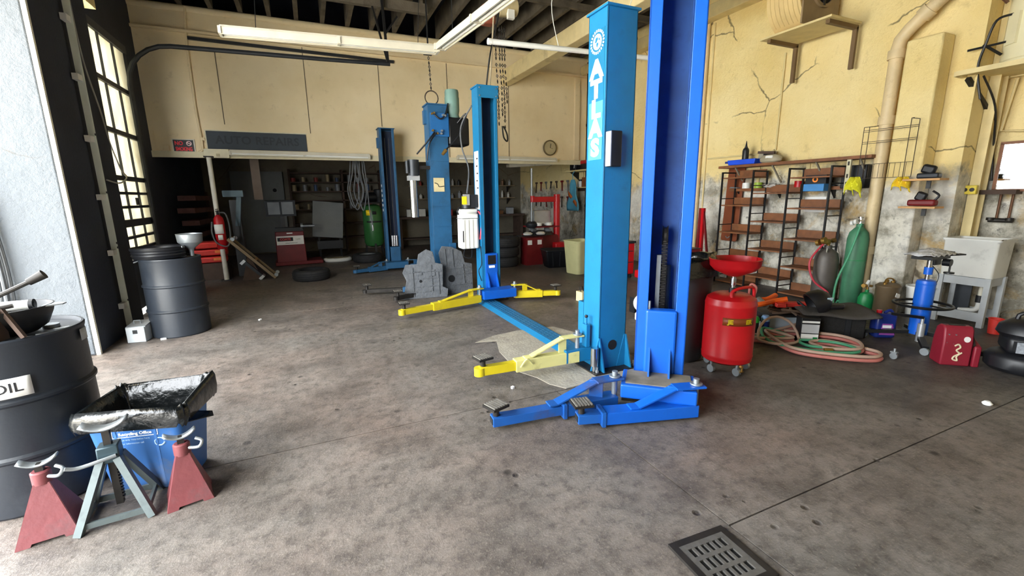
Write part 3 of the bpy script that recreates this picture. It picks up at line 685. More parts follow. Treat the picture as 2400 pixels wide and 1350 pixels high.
for p in ([(CX - .08, CY - .21, 2.46), (CX - .2, CY - .24, 2.32), (CX - .34, CY - .1, 2.15)], [(CX - .05, CY - .21, 2.46), (CX - .17, CY - .2, 2.28), (CX - .2, CY - .15, 2.05)]):
    MB().tube(p, .012, 8, smooth=5).build('hydraulic_hose', BLACKP, L3)
MB().box((CX + .15, CY - .15, .72), (.1, .05, .1)).build('latch_box', LIFTBLUE2, L3, smooth=0)
MB().tube([(CX + .3, CY - .16, 2.62), (CX + .42, CY - .25, 2.75), (CX + .3, CY - .3, 2.45), (CX + .06, CY - .3, 2.2)], .012, 8, smooth=6).build('power_cord', BLACKP, L3)
MB().cyl((CX + .06, CY - .3, 2.2), (CX + .0, CY - .31, 2.13), .028, .022, n=12).build('cord_plug', BRASS, L3)
MB().box((CX, CY, .008), (.46, .46, .016)).build('base_plate', GREASE, L3, smooth=0)
swing_arm(L3, (1.78, 6.85), (.66, 7.1), LIFTBLUE2, GREASE, ext=.5, w=.085, h=.08, z=.07, hz=.16, brace=False)
swing_arm(L3, (1.85, 6.75), (1.02, 6.42), LIFTBLUE2, GREASE, ext=.9, w=.085, h=.08, z=.06, hz=.16, brace=False)
# hydraulic unit on the side of that column
q = MB().cyl((1.49, CY - .12, 1.82), (1.49, CY - .12, 2.06), .085, n=20).cyl((1.39, CY - .16, 1.86), (1.39, CY - .16, 2.04), .03, n=12).build('pump_motor', GUNGREY, L3); lab(q, 'dark pump motor above a long bright tank')
MB().box((1.48, CY - .12, 1.79), (.17, .13, .07)).build('pump_block', ALU, L3, smooth=0)
q = MB().cyl((1.47, CY - .12, 1.2), (1.47, CY - .12, 1.76), .058, n=20).build('oil_tank', CHROME, L3); lab(q, 'long bright steel oil tank')
MB().box((1.66, CY - .1, 1.95), (.2, .05, .05)).build('mount_bracket', GREASE, L3, smooth=0)
DX, DY, DH = 1.55, 9.7, 2.87
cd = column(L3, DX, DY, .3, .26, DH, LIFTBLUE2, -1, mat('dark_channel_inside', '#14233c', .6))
MB().box((DX - .17, DY, 2.6), (.04, .09, .2)).build('handle_loop', LIFTBLUE2, L3, smooth=0)
for x in (-.03, .05): MB().cyl((DX + x, DY - .02, .5), (DX + x, DY - .02, 2.7), .006, n=6).build('lift_cable', GREASE, L3)
q = MB().box((DX + .02, DY - .1, .3), (.2, .16, .36)).build('carriage', LIFTBLUE2, L3, smooth=0, bevel=.005)
for k in range(3): MB().cyl((DX - .03 + k * .045, DY - .17, .5), (DX - .03 + k * .045, DY - .17, .72), .02, n=10).build('chain_anchor', CHROME, q)
MB().box((DX, DY - .3, .12), (.46, .22, .13)).build('arm_mount', LIFTBLUE2, L3, smooth=0, bevel=.005)
MB().box((DX, DY, .008), (.46, .42, .016)).build('base_plate', GREASE, L3, smooth=0)
swing_arm(L3, (1.35, 9.4), (.7, 9.2), LIFTBLUE2, LIFTBLUE2, ext=.4, w=.09, h=.09, z=.07, hz=.2)
swing_arm(L3, (1.8, 9.42), (2.5, 9.25), LIFTBLUE2, LIFTBLUE2, ext=.4, w=.09, h=.09, z=.07, hz=.2)
for k in range(6): MB().box((DX - .1515, DY, 1.75 - k * .1), (.002, .09, .05)).build('flaked_decal', INKW, L3, smooth=0)

# ---------- moulded undertrays leaning on the old column
def undertray(label, loc, rz, tilt, poly, hole, extra, group=None):
    t = thing('undertray', label, 'undertray', loc, 0, group, rot=(R(-tilt), 0, rz))
    MB().prism(poly, .02, M_XZ, (0, .01, 0)).build('shell', SHIELD, t, bevel=.006)
    for x0, z0, w, h in extra: MB().box((x0, -.014, z0), (w, .014, h)).build('rib', SHIELD, t, smooth=0)
    hx, hz, hr = hole
    MB().cyl((hx, -.0105, hz), (hx, -.014, hz), hr, n=18).build('drain_hole', mat('hole_black', '#0b0d10', .9), t)
    return t
undertray('grey moulded plastic undertray with a square hole, leaning in front of the other', (1.5, 6.48, 0), R(-8), 10,
          [(-.36, 0), (.3, 0), (.32, .12), (.24, .16), (.26, .5), (.15, .53), (.12, .7), (.02, .74), (-.1, .67), (-.13, .52), (-.3, .52), (-.35, .4), (-.3, .28)], (-.09, .26, .022),
          [(-.02, .4, .5, .012), (.0, .3, .46, .012), (.0, .18, .46, .012), (-.2, .25, .012, .44), (.08, .3, .012, .4), (.18, .22, .012, .34), (-.1, .1, .3, .012), (-.12, .38, .11, .05), (.08, .38, .1, .1)])
undertray('dark moulded plastic undertray with a round drain hole, half behind the white oil tank', (1.98, 6.6, 0), R(4), 9,
          [(-.26, 0), (.3, 0), (.32, .45), (.2, .48), (.16, .66), (.0, .74), (-.16, .76), (-.22, .66), (-.2, .5), (-.28, .4)], (-.05, .24, .055),
          [(.02, .4, .5, .012), (.05, .3, .44, .012), (.1, .14, .34, .012), (.16, .3, .012, .3), (-.12, .56, .012, .3), (.0, .56, .012, .28)])
# ================================================================== LEFT SIDE, NEAR
def ring_prof(r, h, ribs):
    p = [(0, .0), (r * .97, .0), (r, .012), (r, .03)]
    for z in ribs: p += [(r, z - .018), (r + .012, z - .006), (r + .012, z + .006), (r, z + .018)]
    return p + [(r, h - .03), (r + .004, h - .022), (r + .006, h - .008), (r + .002, h), (r - .008, h), (r - .012, h - .018), (0, h - .018)]
def drum(name, label, loc, rz=0.):
    t = thing(name, label, 'drum', loc, rz)
    MB().lathe(ring_prof(.283, .88, (.3, .58)), n=48).build('drum_body', DRUMP, t, smooth=30)
    MB().cyl((.15, .05, .862), (.15, .05, .878), .035, n=14).build('bung', STEEL, t)
    return t
d1 = drum('oil_drum', 'black steel drum with a white OIL label beside the blue recycling bin', (-1.45, 2.97, 0))
a0 = R(-77)
def on_drum(a, z, r=.287): return Vector((r * math.cos(a), r * math.sin(a), z))
q = MB().grid(lambda u, v: on_drum(a0 - R(29) + u * R(50), .61 + v * .095, .2925), 12, 1).build('oil_label', WHITEPAPER, d1, solid=.001); lab(q, 'white label reading OIL')
e = MB(); vs, fs = TX['OIL']
e.add([on_drum(a0 + R(5) + v.x * .5 / .29, .657 + v.y * .5, .2935 + v.z) for v in vs], fs); e.build('lettering', INK, d1, smooth=0)
MB().grid(lambda u, v: on_drum(R(-6) + u * R(14), .79 + v * .06, .2925), 5, 1).build('maker_label', mat('worn_label', '#b8bcbc', .6, var=.2), d1, solid=.001)
# things on the drum
t = thing('drain_bowl', 'black round drain bowl standing on the OIL drum', 'bowl', (-1.42, 2.92, .872))
MB().lathe([(0, 0), (.11, 0), (.15, .03), (.175, .09), (.185, .13), (.178, .13), (.165, .09), (.14, .04), (.1, .015), (0, .012)], n=32).build('shell', BLACKM, t)
MB().prism([(.16, -.05), (.235, -.02), (.235, .02), (.16, .05)], .006, c=(0, 0, .124)).build('spout', STEEL, t, smooth=0)
t = thing('wooden_box', 'pale wooden box lid leaning at the front of the OIL drum top', 'box', (-1.47, 2.74, .872), R(-10))
MB().box((0, 0, .075), (.2, .012, .14), (R(-8), 0, 0)).build('front_board', WOODL, t, smooth=0)
MB().box((0, -.004, .008), (.22, .03, .014)).build('lower_strip', CARDB, t, smooth=0)
MB().box((.105, .03, .075), (.012, .07, .14)).box((-.105, .03, .075), (.012, .07, .14)).build('side_boards', WOODD, t, smooth=0)
t = thing('caulking_gun', 'white cartridge gun lying across the drain bowl', 'tool', (-1.4, 2.86, 1.015), R(4))
MB().cyl((-.1, 0, 0), (.11, 0, 0), .024, n=18).build('cartridge', WHITEP, t)
MB().cyl((.11, 0, 0), (.125, 0, 0), .027, n=18).cyl((.12, 0, 0), (.127, 0, 0), .014, n=12).build('end_cap', BLACKP, t)
MB().cyl((-.1, 0, 0), (-.2, 0, 0), .008, n=8).box((-.12, 0, .01), (.05, .02, .03)).build('plunger_rod', ALU, t)
t = thing('lug_wrench', 'dark steel socket bar resting across the drain bowl rim', 'tool', (-1.42, 2.9, 1.02))
MB().tube([(-.22, -.02, 0), (.0, .02, .04), (.12, .04, .1)], .011, 8).cyl((.11, .04, .095), (.17, .05, .13), .018, .024, n=12).build('shaft', GREASE, t)
t = thing('hammer', 'small hammer with a dark handle standing on the OIL drum front edge', 'tool', (-1.33, 2.74, .872))
MB().bar((.05, 0, .01), (-.02, .03, .15), .014, .02).build('handle', WOODD, t, smooth=0)
MB().cyl((-.05, .02, .15), (.02, .04, .16), .011, n=8).build('head', GREASE, t)
t = thing('heat_gun', 'teal and black hand tool lying at the left of the OIL drum', 'tool', (-1.62, 2.9, .95))
MB().box((0, 0, .06), (.16, .07, .08), (0, .3, .3)).build('housing', TEAL, t, bevel=.015)
MB().box((.07, -.02, .03), (.06, .05, .14), (0, -.4, .3)).build('grip', BLACKP, t, bevel=.012)
MB().box((-.02, 0, -.03), (.12, .1, .09)).build('case', BLACKP, t, bevel=.01)
for i, (x, y, a) in enumerate(((-1.3, 2.79, .2), (-1.25, 2.84, -.3), (-1.22, 2.93, .6))):
    tag(MB().box((x, y, .868), (.06, .03, .008), (0, 0, a)).build('socket_rail', ALU, None, smooth=0), ('bright metal strip at the front rim of the OIL drum', 'short bright metal strip right of the hammer on the OIL drum', 'bright metal strip at the right rim of the OIL drum')[i], 'metal strip')

# blue recycling bin with a bag liner
def rrect(w, d, r, n=5):
    out = []
    for cx, cy, a in ((w / 2 - r, d / 2 - r, 0), (-w / 2 + r, d / 2 - r, 90), (-w / 2 + r, -d / 2 + r, 180), (w / 2 - r, -d / 2 + r, 270)):
        out += [(cx + r * math.cos(R(a + k * 90 / n)), cy + r * math.sin(R(a + k * 90 / n))) for k in range(n + 1)]
    return out
def loft(mb, rings):
    n = len(rings[0]); vs = [p for r in rings for p in r]
    fs = [(i * n + k, i * n + (k + 1) % n, (i + 1) * n + (k + 1) % n, (i + 1) * n + k) for i in range(len(rings) - 1) for k in range(n)]
    mb.add(vs, fs); return mb
t = thing('recycling_bin', 'faded blue recycling bin with a black bag liner in front of the OIL drum', 'bin', (-.89, 2.81, 0), R(-12))
S = [(0, .34, .25), (.01, .35, .26), (.42, .43, .33), (.45, .46, .36), (.46, .46, .36)]
m_ = MB(); loft(m_, [[(x, y, z) for x, y in rrect(w, d, .04)] for z, w, d in S]); m_.prism(rrect(.34, .25, .04), .002)
m_.build('bin_body', BINBLUE, t, solid=.004)
for k in (-1, 1): MB().bar((k * .075, -.128, .02), (k * .09, -.163, .4), .012, .01).build('moulded_rib', BINBLUE, t, smooth=0)
al = math.atan2(.04, .42)
mf = Matrix.Rotation(al, 3, 'X') @ F_NY
def face_pt(x, z): return Vector((x, -.127 - (z * .0915) - .0025, z))
e = MB(); put_text(e, 'PH', mf, face_pt(-.02, .372), .5, .5); put_text(e, 'RO', mf, face_pt(.0, .345), .5, .5)
for p, w, h in (((.0, .392), .2, .003), ((.0, .328), .2, .003)): e.box(face_pt(*p), (w, .001, h))
for x in (-.1, .1): e.box(face_pt(x, .36), (.003, .001, .065))
e.build('lettering', INKW, t, smooth=0)
e = MB(); put_text(e, 'ONLY', mf, face_pt(-.01, .312), .7, .7); put_text(e, 'CALL', mf, face_pt(-.02, .29), .7, .7)
e.build('small_print', INKBLUEW, t, smooth=0)
e = MB()
for k in range(3):
    a = k * 2 * math.pi / 3; p = face_pt(.1, .285); e.tube([p + Vector((.022 * math.cos(a + s), 0, .022 * math.sin(a + s))) for s in (.2, .8, 1.4, 1.9)], .004, 5)
e.build('recycling_arrows', INKBLUEW, t)
rnd = random.Random(3); base = rrect(.46, .36, .04, 8); n = len(base); rings = []
prof = [(.22, .70, .04), (.34, .78, .03), (.43, .87, .02), (.475, .98, .0), (.485, 1.05, .0), (.46, 1.1, .01), (.42, 1.12, .02), (.385, 1.1, .03)]
ph = [rnd.uniform(0, 6) for _ in range(6)]
for i, (z, s, wob) in enumerate(prof):
    ring = []
    for k, (x, y) in enumerate(base):
        a = 2 * math.pi * k / n
        w = .5 * math.sin(3 * a + ph[0]) + .35 * math.sin(7 * a + ph[1] + i) + .25 * math.sin(13 * a + ph[2] + i * .7) + .2 * math.sin(23 * a + ph[3])
        ring.append((x * s + x / .3 * .012 * w, y * s + y / .3 * .012 * w, z + (.03 if i > 5 else .012) * w + (.035 if 2 < i < 6 and x > .1 and y > 0 else 0)))
    rings.append(ring)
m_ = MB(); loft(m_, rings[::-1]); m_.prism([(x * .72, y * .72) for x, y in base], .002, c=(0, 0, .23))
lab(m_.build('bag_liner', BAG, t, smooth=180), 'shiny black bag liner folded over the rim')
MB().prism([(.2, -.12), (.33, -.06), (.3, .0), (.22, .02)], .004, c=(0, -.02, .36)).build('bag_tail', BAG, t, smooth=0)

# jack stands
def stand_head(t, z):
    MB().bar((0, 0, z - .12), (0, 0, z), .03, .03).build('ratchet_post', GREASE, t, smooth=0)
def sheet_stand(label, loc, rz, w, h, lean=0.):
    t = thing('jack_stand', label, 'jack stand', loc, rz, 'jack stands beside the blue bin')
    b, s = w / 2, .026; V = []
    m_ = MB()
    for i in range(4):      # four folded side sheets with an open arch at the foot
        q = Matrix.Rotation(i * math.pi / 2, 3, 'Z')
        f = [(-b, -b, 0), (-b * .55, -b, 0), (-b * .5, -b * .965, .012), (b * .5, -b * .965, .012), (b * .55, -b, 0), (b, -b, 0), (s, -s, h), (-s, -s, h)]
        m_.add([q @ Vector(p) for p in f], [tuple(range(8))])
    m_.build('body', REDSTAND, t, smooth=0, solid=.004)
    MB().lathe([(.026, 0), (.036, .0), (.036, .055), (.03, .06), (.0, .06)], (0, 0, h - .005), 12).build('neck', REDSTAND, t)
    MB().box((0, 0, h + .06), (.028, .028, .06)).build('ratchet_post', GREASE, t, smooth=0)
    MB().grid(lambda u, v: ((u - .5) * .13, (v - .5) * .045, h + .085 + .03 * (2 * u - 1) ** 2), 8, 1).build('saddle', STEEL, t, solid=.008)
    MB().tube([(.03, -.03, h + .03), (.07, -.06, h + .035), (.085, -.05, h + .06), (.06, -.035, h + .075)], .008, 8, smooth=4).build('handle', STEEL, t)
    return t
sheet_stand('worn red jack stand nearest the bottom left corner, in front of the OIL drum', (-1.24, 2.53, 0), R(10), .21, .25)
sheet_stand('worn red jack stand in front of the blue recycling bin', (-.71, 2.53, 0), R(14), .19, .25)
t = thing('jack_stand', 'grey four legged jack stand between the two red ones', 'jack stand', (-.99, 2.54, 0), R(6), 'jack stands beside the blue bin')
GST = mat('chipped_grey_stand_paint', '#616b6b', .5, .3, var=.12, dirt=.35, dcol='#4c5150', dscale=8)
for i, j in ((-1, -1), (1, -1), (1, 1), (-1, 1)):
    MB().bar((i * .135, j * .12, .0), (i * .03, j * .028, .3), .03, .03, .6).build('leg', GST, t, smooth=0)
for j in (-1, 1): MB().bar((-.12, j * .108, .035), (.12, j * .108, .035), .012, .028).build('cross_bar', GST, t, smooth=0)
for i in (-1, 1): MB().bar((i * .12, -.108, .035), (i * .12, .108, .035), .012, .028).build('cross_bar', GST, t, smooth=0)
MB().box((0, 0, .325), (.085, .08, .085), taper=.95).build('collar', TEAL, t, bevel=.006)
r_ = MB().box((0, 0, .25), (.028, .028, .4))
for k in range(12): r_.box((.016, 0, .08 + k * .016), (.008, .026, .008))
r_.build('ratchet_post', GREASE, t, smooth=0)
MB().grid(lambda u, v: ((u - .5) * .17, (v - .5) * .06, .45 + .035 * (2 * u - 1) ** 2), 8, 1).build('saddle', STEEL, t, solid=.01)
MB().tube([(.03, -.045, .32), (-.03, -.06, .315), (-.1, -.07, .31), (-.14, -.08, .325)], .009, 8, smooth=4).build('handle', STEEL, t)

# second drum by the sectional door and what stands on it
drum('steel_drum', 'black steel drum by the sectional door with a pan and funnel on top', (-1.5, 6.1, 0), .6)
t = thing('drum_pan', 'round black ribbed pan resting on the drum by the door', 'pan', (-1.6, 6.12, .88))
MB().lathe([(0, 0), (.235, 0), (.24, .02), (.248, .035), (.24, .05), (.248, .065), (.24, .08), (.25, .095), (.252, .112), (.24, .115), (.228, .1), (.225, .02), (0, .012)], n=40).build('shell', BLACKP, t)
MB().tube([(.244 * math.cos(a), .244 * math.sin(a), .118) for a in (2 * math.pi * k / 40 for k in range(40))], .006, 6, closed=True).build('rim_ring', BLACKM, t)
MB().box((.235, -.06, .112), (.03, .05, .02), (0, 0, -.3)).build('rim_clasp', STEEL, t, smooth=0)
t = thing('funnel', 'galvanised steel funnel standing behind the black pan on the drum', 'funnel', (-1.31, 6.2, .87))
MB().lathe([(.02, 0), (.024, .07), (.03, .085), (.115, .155), (.122, .165), (.128, .25), (.133, .255), (.126, .258), (.118, .17), (.03, .1), (.018, .08), (.016, 0)], n=30).build('cone', STEEL, t)
t = thing('steel_box', 'small pale grey metal box with a handle beside the drum by the door', 'box', (-1.84, 5.93, 0), R(-8))
MB().box((0, 0, .085), (.17, .2, .17)).build('case', mat('pale_grey_enamel', '#b9bfc2', .45, var=.08, dirt=.2), t, bevel=.006)
MB().box((0, .02, .18), (.18, .2, .014), (R(8), 0, 0)).build('lid', ALU, t, smooth=0)
MB().tube([(-.04, 0, .19), (-.04, 0, .225), (.02, 0, .225), (.02, 0, .19)], .006, 6).build('handle', STEEL, t)
MB().box((.0, -.103, .12), (.04, .008, .04)).build('clasp', BLACKM, t, smooth=0)
tag(MB().box((-1.62, 5.83, .008), (.05, .025, .016), (0, 0, .3)).build('litter_scrap', WHITEPAPER, None, smooth=0), 'white scrap on the floor beside the small grey metal box', 'litter')
tag(MB().box((-.72, 6.25, .006), (.035, .022, .012), (0, 0, .9)).build('litter_scrap', WHITEPAPER, None, smooth=0), 'small white scrap on the open floor right of the drum by the door', 'litter')
tag(MB().box((1.33, 2.98, .01), (.022, .02, .018), (0, 0, .3)).build('litter_scrap', WHITEPAPER, None, smooth=0), 'white pellet on the floor between the two near lift arms', 'litter')

# ================================================================== BACK LEFT AND ANNEX
t = thing('fire_extinguisher', 'red fire extinguisher hung on the white steel pole', 'fire extinguisher', (-1.55, 9.61, .62))
MB().lathe([(0, 0), (.07, 0), (.085, .02), (.085, .5), (.075, .56), (.045, .6), (.03, .62), (0, .62)], n=24).build('cylinder', REDP, t)
MB().cyl((0, 0, .62), (0, 0, .68), .02, n=10).box((0, -.03, .69), (.03, .13, .02)).box((0, -.04, .72), (.025, .14, .015)).build('valve', BLACKM, t, smooth=0)
MB().grid(lambda u, v: (.087 * math.cos(R(200) + u * R(120)), .087 * math.sin(R(200) + u * R(120)), .28 + v * .17), 8, 1).build('label', WHITEPAPER, t, solid=.001)
MB().grid(lambda u, v: (.087 * math.cos(R(250) + u * R(50)), .087 * math.sin(R(250) + u * R(50)), .17 + v * .09), 8, 1).build('small_label', WHITEPAPER, t, solid=.001)
MB().tube([(.02, -.02, .66), (.12, -.04, .64), (.16, -.04, .45), (.15, -.03, .2), (.09, -.08, .05), (-.06, -.1, .12), (-.12, -.05, .3), (-.1, -.04, .5)], .013, 8, smooth=6).build('hose', GREYHOSE, t)
# stacked red trays
for k in range(3):
    t = thing('red_tray', ('red plastic drip tray at the bottom of the stack behind the drum', 'red plastic drip tray in the middle of the stack behind the drum', 'red plastic drip tray on top of the stack behind the drum')[k], 'tray', (-1.86 + .02 * k, 10.15, .32 + k * .14), R(6 + 5 * k))
    MB().prism([(-.27, -.2), (.24, -.2), (.28, -.12), (.28, .2), (-.27, .2)], .11, c=(0, 0, .01)).build('tray_body', REDPLASTIC, t, bevel=.02)
    MB().box((-.02, -.205, .085), (.52, .03, .02)).build('tray_lip', REDPLASTIC, t, smooth=0)
    MB().box((.14, -.222, .08), (.16, .006, .05)).build('sticker', mat('orange_sticker', '#e07a3a', .5), t, smooth=0)
t = thing('wooden_crate', 'low dark wooden crate under the stack of red trays', 'crate', (-1.86, 10.15, 0))
for s in (-1, 1): MB().box((0, s * .2, .15), (.6, .02, .3)).build('side_board', WOODD, t, smooth=0)
for s in (-1, 1): MB().box((s * .29, 0, .15), (.02, .38, .3)).build('end_board', WOODD, t, smooth=0)
MB().box((0, 0, .31), (.6, .42, .02)).build('top_board', WOODD, t, smooth=0)
# rack of old boards along the dark annex side wall
t = thing('board_rack', 'dark rack of stacked rough boards against the annex side wall', 'rack', (-2.25, 12.0, 0))
for z in (.55, .8, 1.05, 1.3, 1.55): MB().box((.0, 0, z), (.3, 2.2, .1), (0, 0, R(random.uniform(-2, 2)))).build('board', mat('reddish_old_board', '#6b4c48', .8, var=.25, scale=5, dirt=.3), t, smooth=0)
for y in (.9,): MB().box((.0, y, .85), (.06, .06, 1.7)).build('post', WOODD, t, smooth=0)
# tall black cabinet edge and jack tower near the pole
t = thing('jack_tower', 'tall dark steel bracket tower behind the white pole', 'bracket', (-1.35, 10.3, 0))
MB().box((0, 0, .75), (.16, .2, 1.5)).build('upright', BLACKM, t, smooth=0)
MB().box((.02, -.1, 1.62), (.34, .3, .12)).bar((.1, -.1, 1.56), (.02, -.1, 1.0), .08, .1).build('bracket_head', TEAL, t, smooth=0)
t = thing('hanging_bottle_rack', 'dark hanging sheet beside the pole under the header', 'sheet', (-.95, 10.6, 1.5))
MB().box((0, 0, .55), (.16, .03, 1.1)).build('panel', mat('dull_brown_sheet', '#6c5f55', .8), t, smooth=0)
# leaning creeper
t = thing('mechanic_creeper', 'mechanic creeper leaning at an angle beside the pole', 'creeper', (-.72, 9.52, 0), 0, rot=(0, R(-42), 0))
MB().box((.0, 0, .55), (.05, .03, 1.05)).box((.0, .36, .55), (.05, .03, 1.05)).build('side_rail', mat('worn_brown_rail', '#8a765a', .6), t, smooth=0)
for z in (.06, .5, 1.04): MB().box((0, .18, z), (.05, .38, .04)).build('cross_rail', WOODL, t, smooth=0)
MB().box((-.03, .18, .55), (.03, .3, .9)).build('pad', CLOTHBK, t, bevel=.01)
for z in (.06, 1.02):
    for y in (0, .36): MB().cyl((.05, y - .015, z), (.05, y + .015, z), .035, n=14).build('caster', STEEL, t)
for z in (.2, .62): MB().box((-.16, .1, z), (.1, .18, .05)).build('head_block', ALU, t, smooth=0)
MB().box((-.14, .12, .4), (.05, .2, .4)).build('back_panel', GUNGREY, t, smooth=0)
t = thing('wood_wedge', 'triangular plywood offcut on the floor under the leaning creeper', 'wood offcut', (-1.16, 9.62, 0))
MB().prism([(-.14, 0), (.2, 0), (.0, .5)], .02, M_XZ).build('board', WOODD, t, smooth=0)
# tyres
def tyre(label, loc, r=.33, w=.2, group='tyres', tilt=None):
    t = thing('tyre', label, 'tyre', loc, 0, group)
    ri = r * .62
    MB().lathe([(ri, .015), (ri + .02, 0), (r * .86, .0), (r * .96, .02), (r, .05), (r, w - .05), (r * .96, w - .02), (r * .86, w), (ri + .02, w), (ri, w - .015), (ri + .02, w / 2), (ri, .015)], n=44).build('casing', RUBBER, t)
    g = MB()
    for z in (.06, .1, .14): g.tube([((r + .001) * math.cos(a), (r + .001) * math.sin(a), z) for a in (2 * math.pi * k / 44 for k in range(44))], .004, 5, closed=True)
    g.build('tread_groove', mat('groove_black', '#0d0d0e', .9), t)
    return t
tyre('loose tyre lying on the open floor left of the old blue lift', (-.1, 9.1, 0))
t2 = tyre('dark tyre lying flat under the green compressor', (1.15, 11.05, 0), .34, .2)
MB().lathe([(0, .06), (.16, .06), (.2, .1), (.21, .17), (.2, .18), (.14, .09), (0, .09)], n=24).build('rim', STEEL, t2)
for k in range(3):
    tyre(('bottom tyre of the stack of three right of the yellow armed lift', 'middle tyre of the stack of three right of the yellow armed lift', 'top tyre of the stack of three right of the yellow armed lift')[k], (3.78 + .01 * k, 8.85 - .01 * k, k * .213), .33, .21)
# wheel balancer
t = thing('wheel_balancer', 'red wheel balancer cabinet with a white label in the dark annex', 'machine', (-.5, 11.5, 0), R(3))
MB().box((0, 0, .42), (.62, .45, .72), taper=.94, ty=.85).build('cabinet', REDD, t, bevel=.015)
MB().box((.15, .05, .05), (1.0, .6, .08)).build('foot', REDD, t, bevel=.01)
q = MB().box((.0, -.212, .58), (.56, .008, .2), (R(5), 0, 0)).build('label_plate', WHITEPAPER, t, smooth=0); lab(q, 'white plate reading COATS 1250')
MB().box((-.1, -.219, .605), (.32, .004, .085), (R(5), 0, 0)).build('label_block', INK, q, smooth=0)
e = MB(); put_text(e, 'COATS', F_NY, (-.1, -.223, .605), .9, .9); e.build('lettering', mat('red_ink', '#c23b3b', .6), q, smooth=0)
for key, p_, s_ in (('1250', (.16, -.218, .605), 1), ('WB', (.02, -.221, .52), 1.4)):
    e = MB(); put_text(e, key, F_NY, p_, s_, 1); e.build('small_lettering', INK, q, smooth=0)
MB().box((0, -.205, .74), (.12, .008, .025)).build('weight_tray_label', WHITEPAPER, t, smooth=0)
MB().box((.0, 0, .82), (.6, .42, .08), taper=.92).build('weight_tray', BLACKM, t, smooth=0)
MB().cyl((.3, 0, .88), (.55, 0, .88), .03, n=12).cyl((.25, 0, .88), (.3, 0, .88), .07, n=16).build('spindle', STEEL, t)
MB().box((-.1, .17, 1.0), (.08, .06, .4)).build('display_post', BLACKM, t, smooth=0)
q = MB().box((-.12, .12, 1.3), (.62, .08, .36), (R(8), 0, 0)).build('display', GUNGREY, t, smooth=0); lab(q, 'grey display board')
for x in (-.26, .02): MB().box((x, .07, 1.3), (.24, .01, .28), (R(8), 0, 0)).build('display_panel', mat('display_grey', '#8a9096', .5), q, smooth=0)
MB().box((-.28, .06, 1.4), (.16, .01, .03), (R(8), 0, 0)).build('display_marks', mat('red_ink', '#c23b3b', .6), q, smooth=0)
# leaning grey hood panel
t = thing('grey_panel', 'grey metal hood panel on a dark stand beside the wheel balancer', 'panel', (.38, 12.2, 0))
MB().box((0, 0, .98), (.72, .03, .9), (R(-10), R(6), 0)).build('sheet', GREYBOARD, t, bevel=.008)
for x in (-.25, .25): MB().bar((x, .1, 0), (x, .02, .6), .05, .05).build('leg', BLACKM, t, smooth=0)
MB().box((0, .1, .35), (.6, .3, .2)).build('base_box', BLACKM, t, smooth=0)
t = thing('floor_pad', 'white plastic lid lying on the floor in front of the grey panel', 'lid', (.5, 11.5, .0))
MB().prism([(.33 * math.cos(a) * (1 if i % 2 else .97), .22 * math.sin(a)) for i, a in enumerate(2 * math.pi * k / 14 for k in range(14))], .09).build('pad', WHITEP, t, bevel=.03)
MB().prism([(.26 * math.cos(a), .15 * math.sin(a)) for a in (2 * math.pi * k / 14 for k in range(14))], .004, c=(0, 0, .09)).build('stain', mat('greasy_stain', '#8d8064', .7, var=.3), t, smooth=0)
# green compressor
t = thing('air_compressor', 'green vertical air compressor tank with a motor on top, in the annex', 'compressor', (1.42, 11.75, 0))
MB().lathe([(0, .28), (.1, .28), (.2, .32), (.24, .4), (.24, 1.22), (.2, 1.31), (.1, 1.35), (0, 1.35)], n=30).build('tank', GREENA, t)
for k in range(3): a = k * 2.1 + .5; MB().bar((.2 * math.cos(a), .2 * math.sin(a), .4), (.26 * math.cos(a), .26 * math.sin(a), 0), .05, .05).build('leg', BLACKM, t, smooth=0)
MB().box((0, 0, 1.38), (.5, .4, .03)).build('deck', BLACKM, t, smooth=0)
MB().cyl((-.2, 0, 1.52), (.12, 0, 1.52), .12, n=18).build('motor', BLACKM, t)
MB().lathe([(.1, 0), (.12, .12), (.13, .14), (.13, .3), (.1, .32), (0, .32)], (.2, 0, 1.4), 14).build('pump', GUNGREY, t)
MB().grid(lambda u, v: (.243 * math.cos(R(225) + u * R(30)), .243 * math.sin(R(225) + u * R(30)), 1.08 + v * .13), 6, 1).build('yellow_sticker', mat('yellow_sticker', '#f2d21c', .5), t, solid=.001)
MB().grid(lambda u, v: (.243 * math.cos(R(262) + u * R(24)), .243 * math.sin(R(262) + u * R(24)), 1.1 + v * .08), 6, 1).build('dark_sticker', INK, t, solid=.001)
MB().grid(lambda u, v: (.243 * math.cos(R(225) + u * R(95)), .243 * math.sin(R(225) + u * R(95)), .9 + v * .04), 8, 1).build('name_band', INK, t, solid=.001)
# hanging loops of hose
t = thing('hanging_hoses', 'loops of grey air hose hanging from the header beside the old blue lift', 'hose', (1.0, 10.55, 2.25))
for k, (dx, dl, w) in enumerate(((-.08, .95, .14), (-.02, 1.0, .16), (.03, .88, .12), (.1, 1.02, .1))):
    MB().tube([(dx, 0, .3), (dx - w * .4, -.03, -.2), (dx - w * .9, -.02, -.6), (dx - .02, -.03 - .01 * k, -dl), (dx + w * .8, -.02, -.6), (dx + w * .4, -.02, -.2), (dx + .05, 0, .3)], .013, 7, smooth=7).build('hose_loop', GREYHOSE, t)
MB().tube([(.16, 0, .3), (.2, -.02, -.4), (.22, -.02, -1.0), (.26, -.03, -1.35)], .013, 7, smooth=6).build('hose_drop', GREYHOSE, t)
MB().cyl((.26, -.03, -1.35), (.26, -.03, -1.48), .02, n=8).build('coupling', CHROME, t)
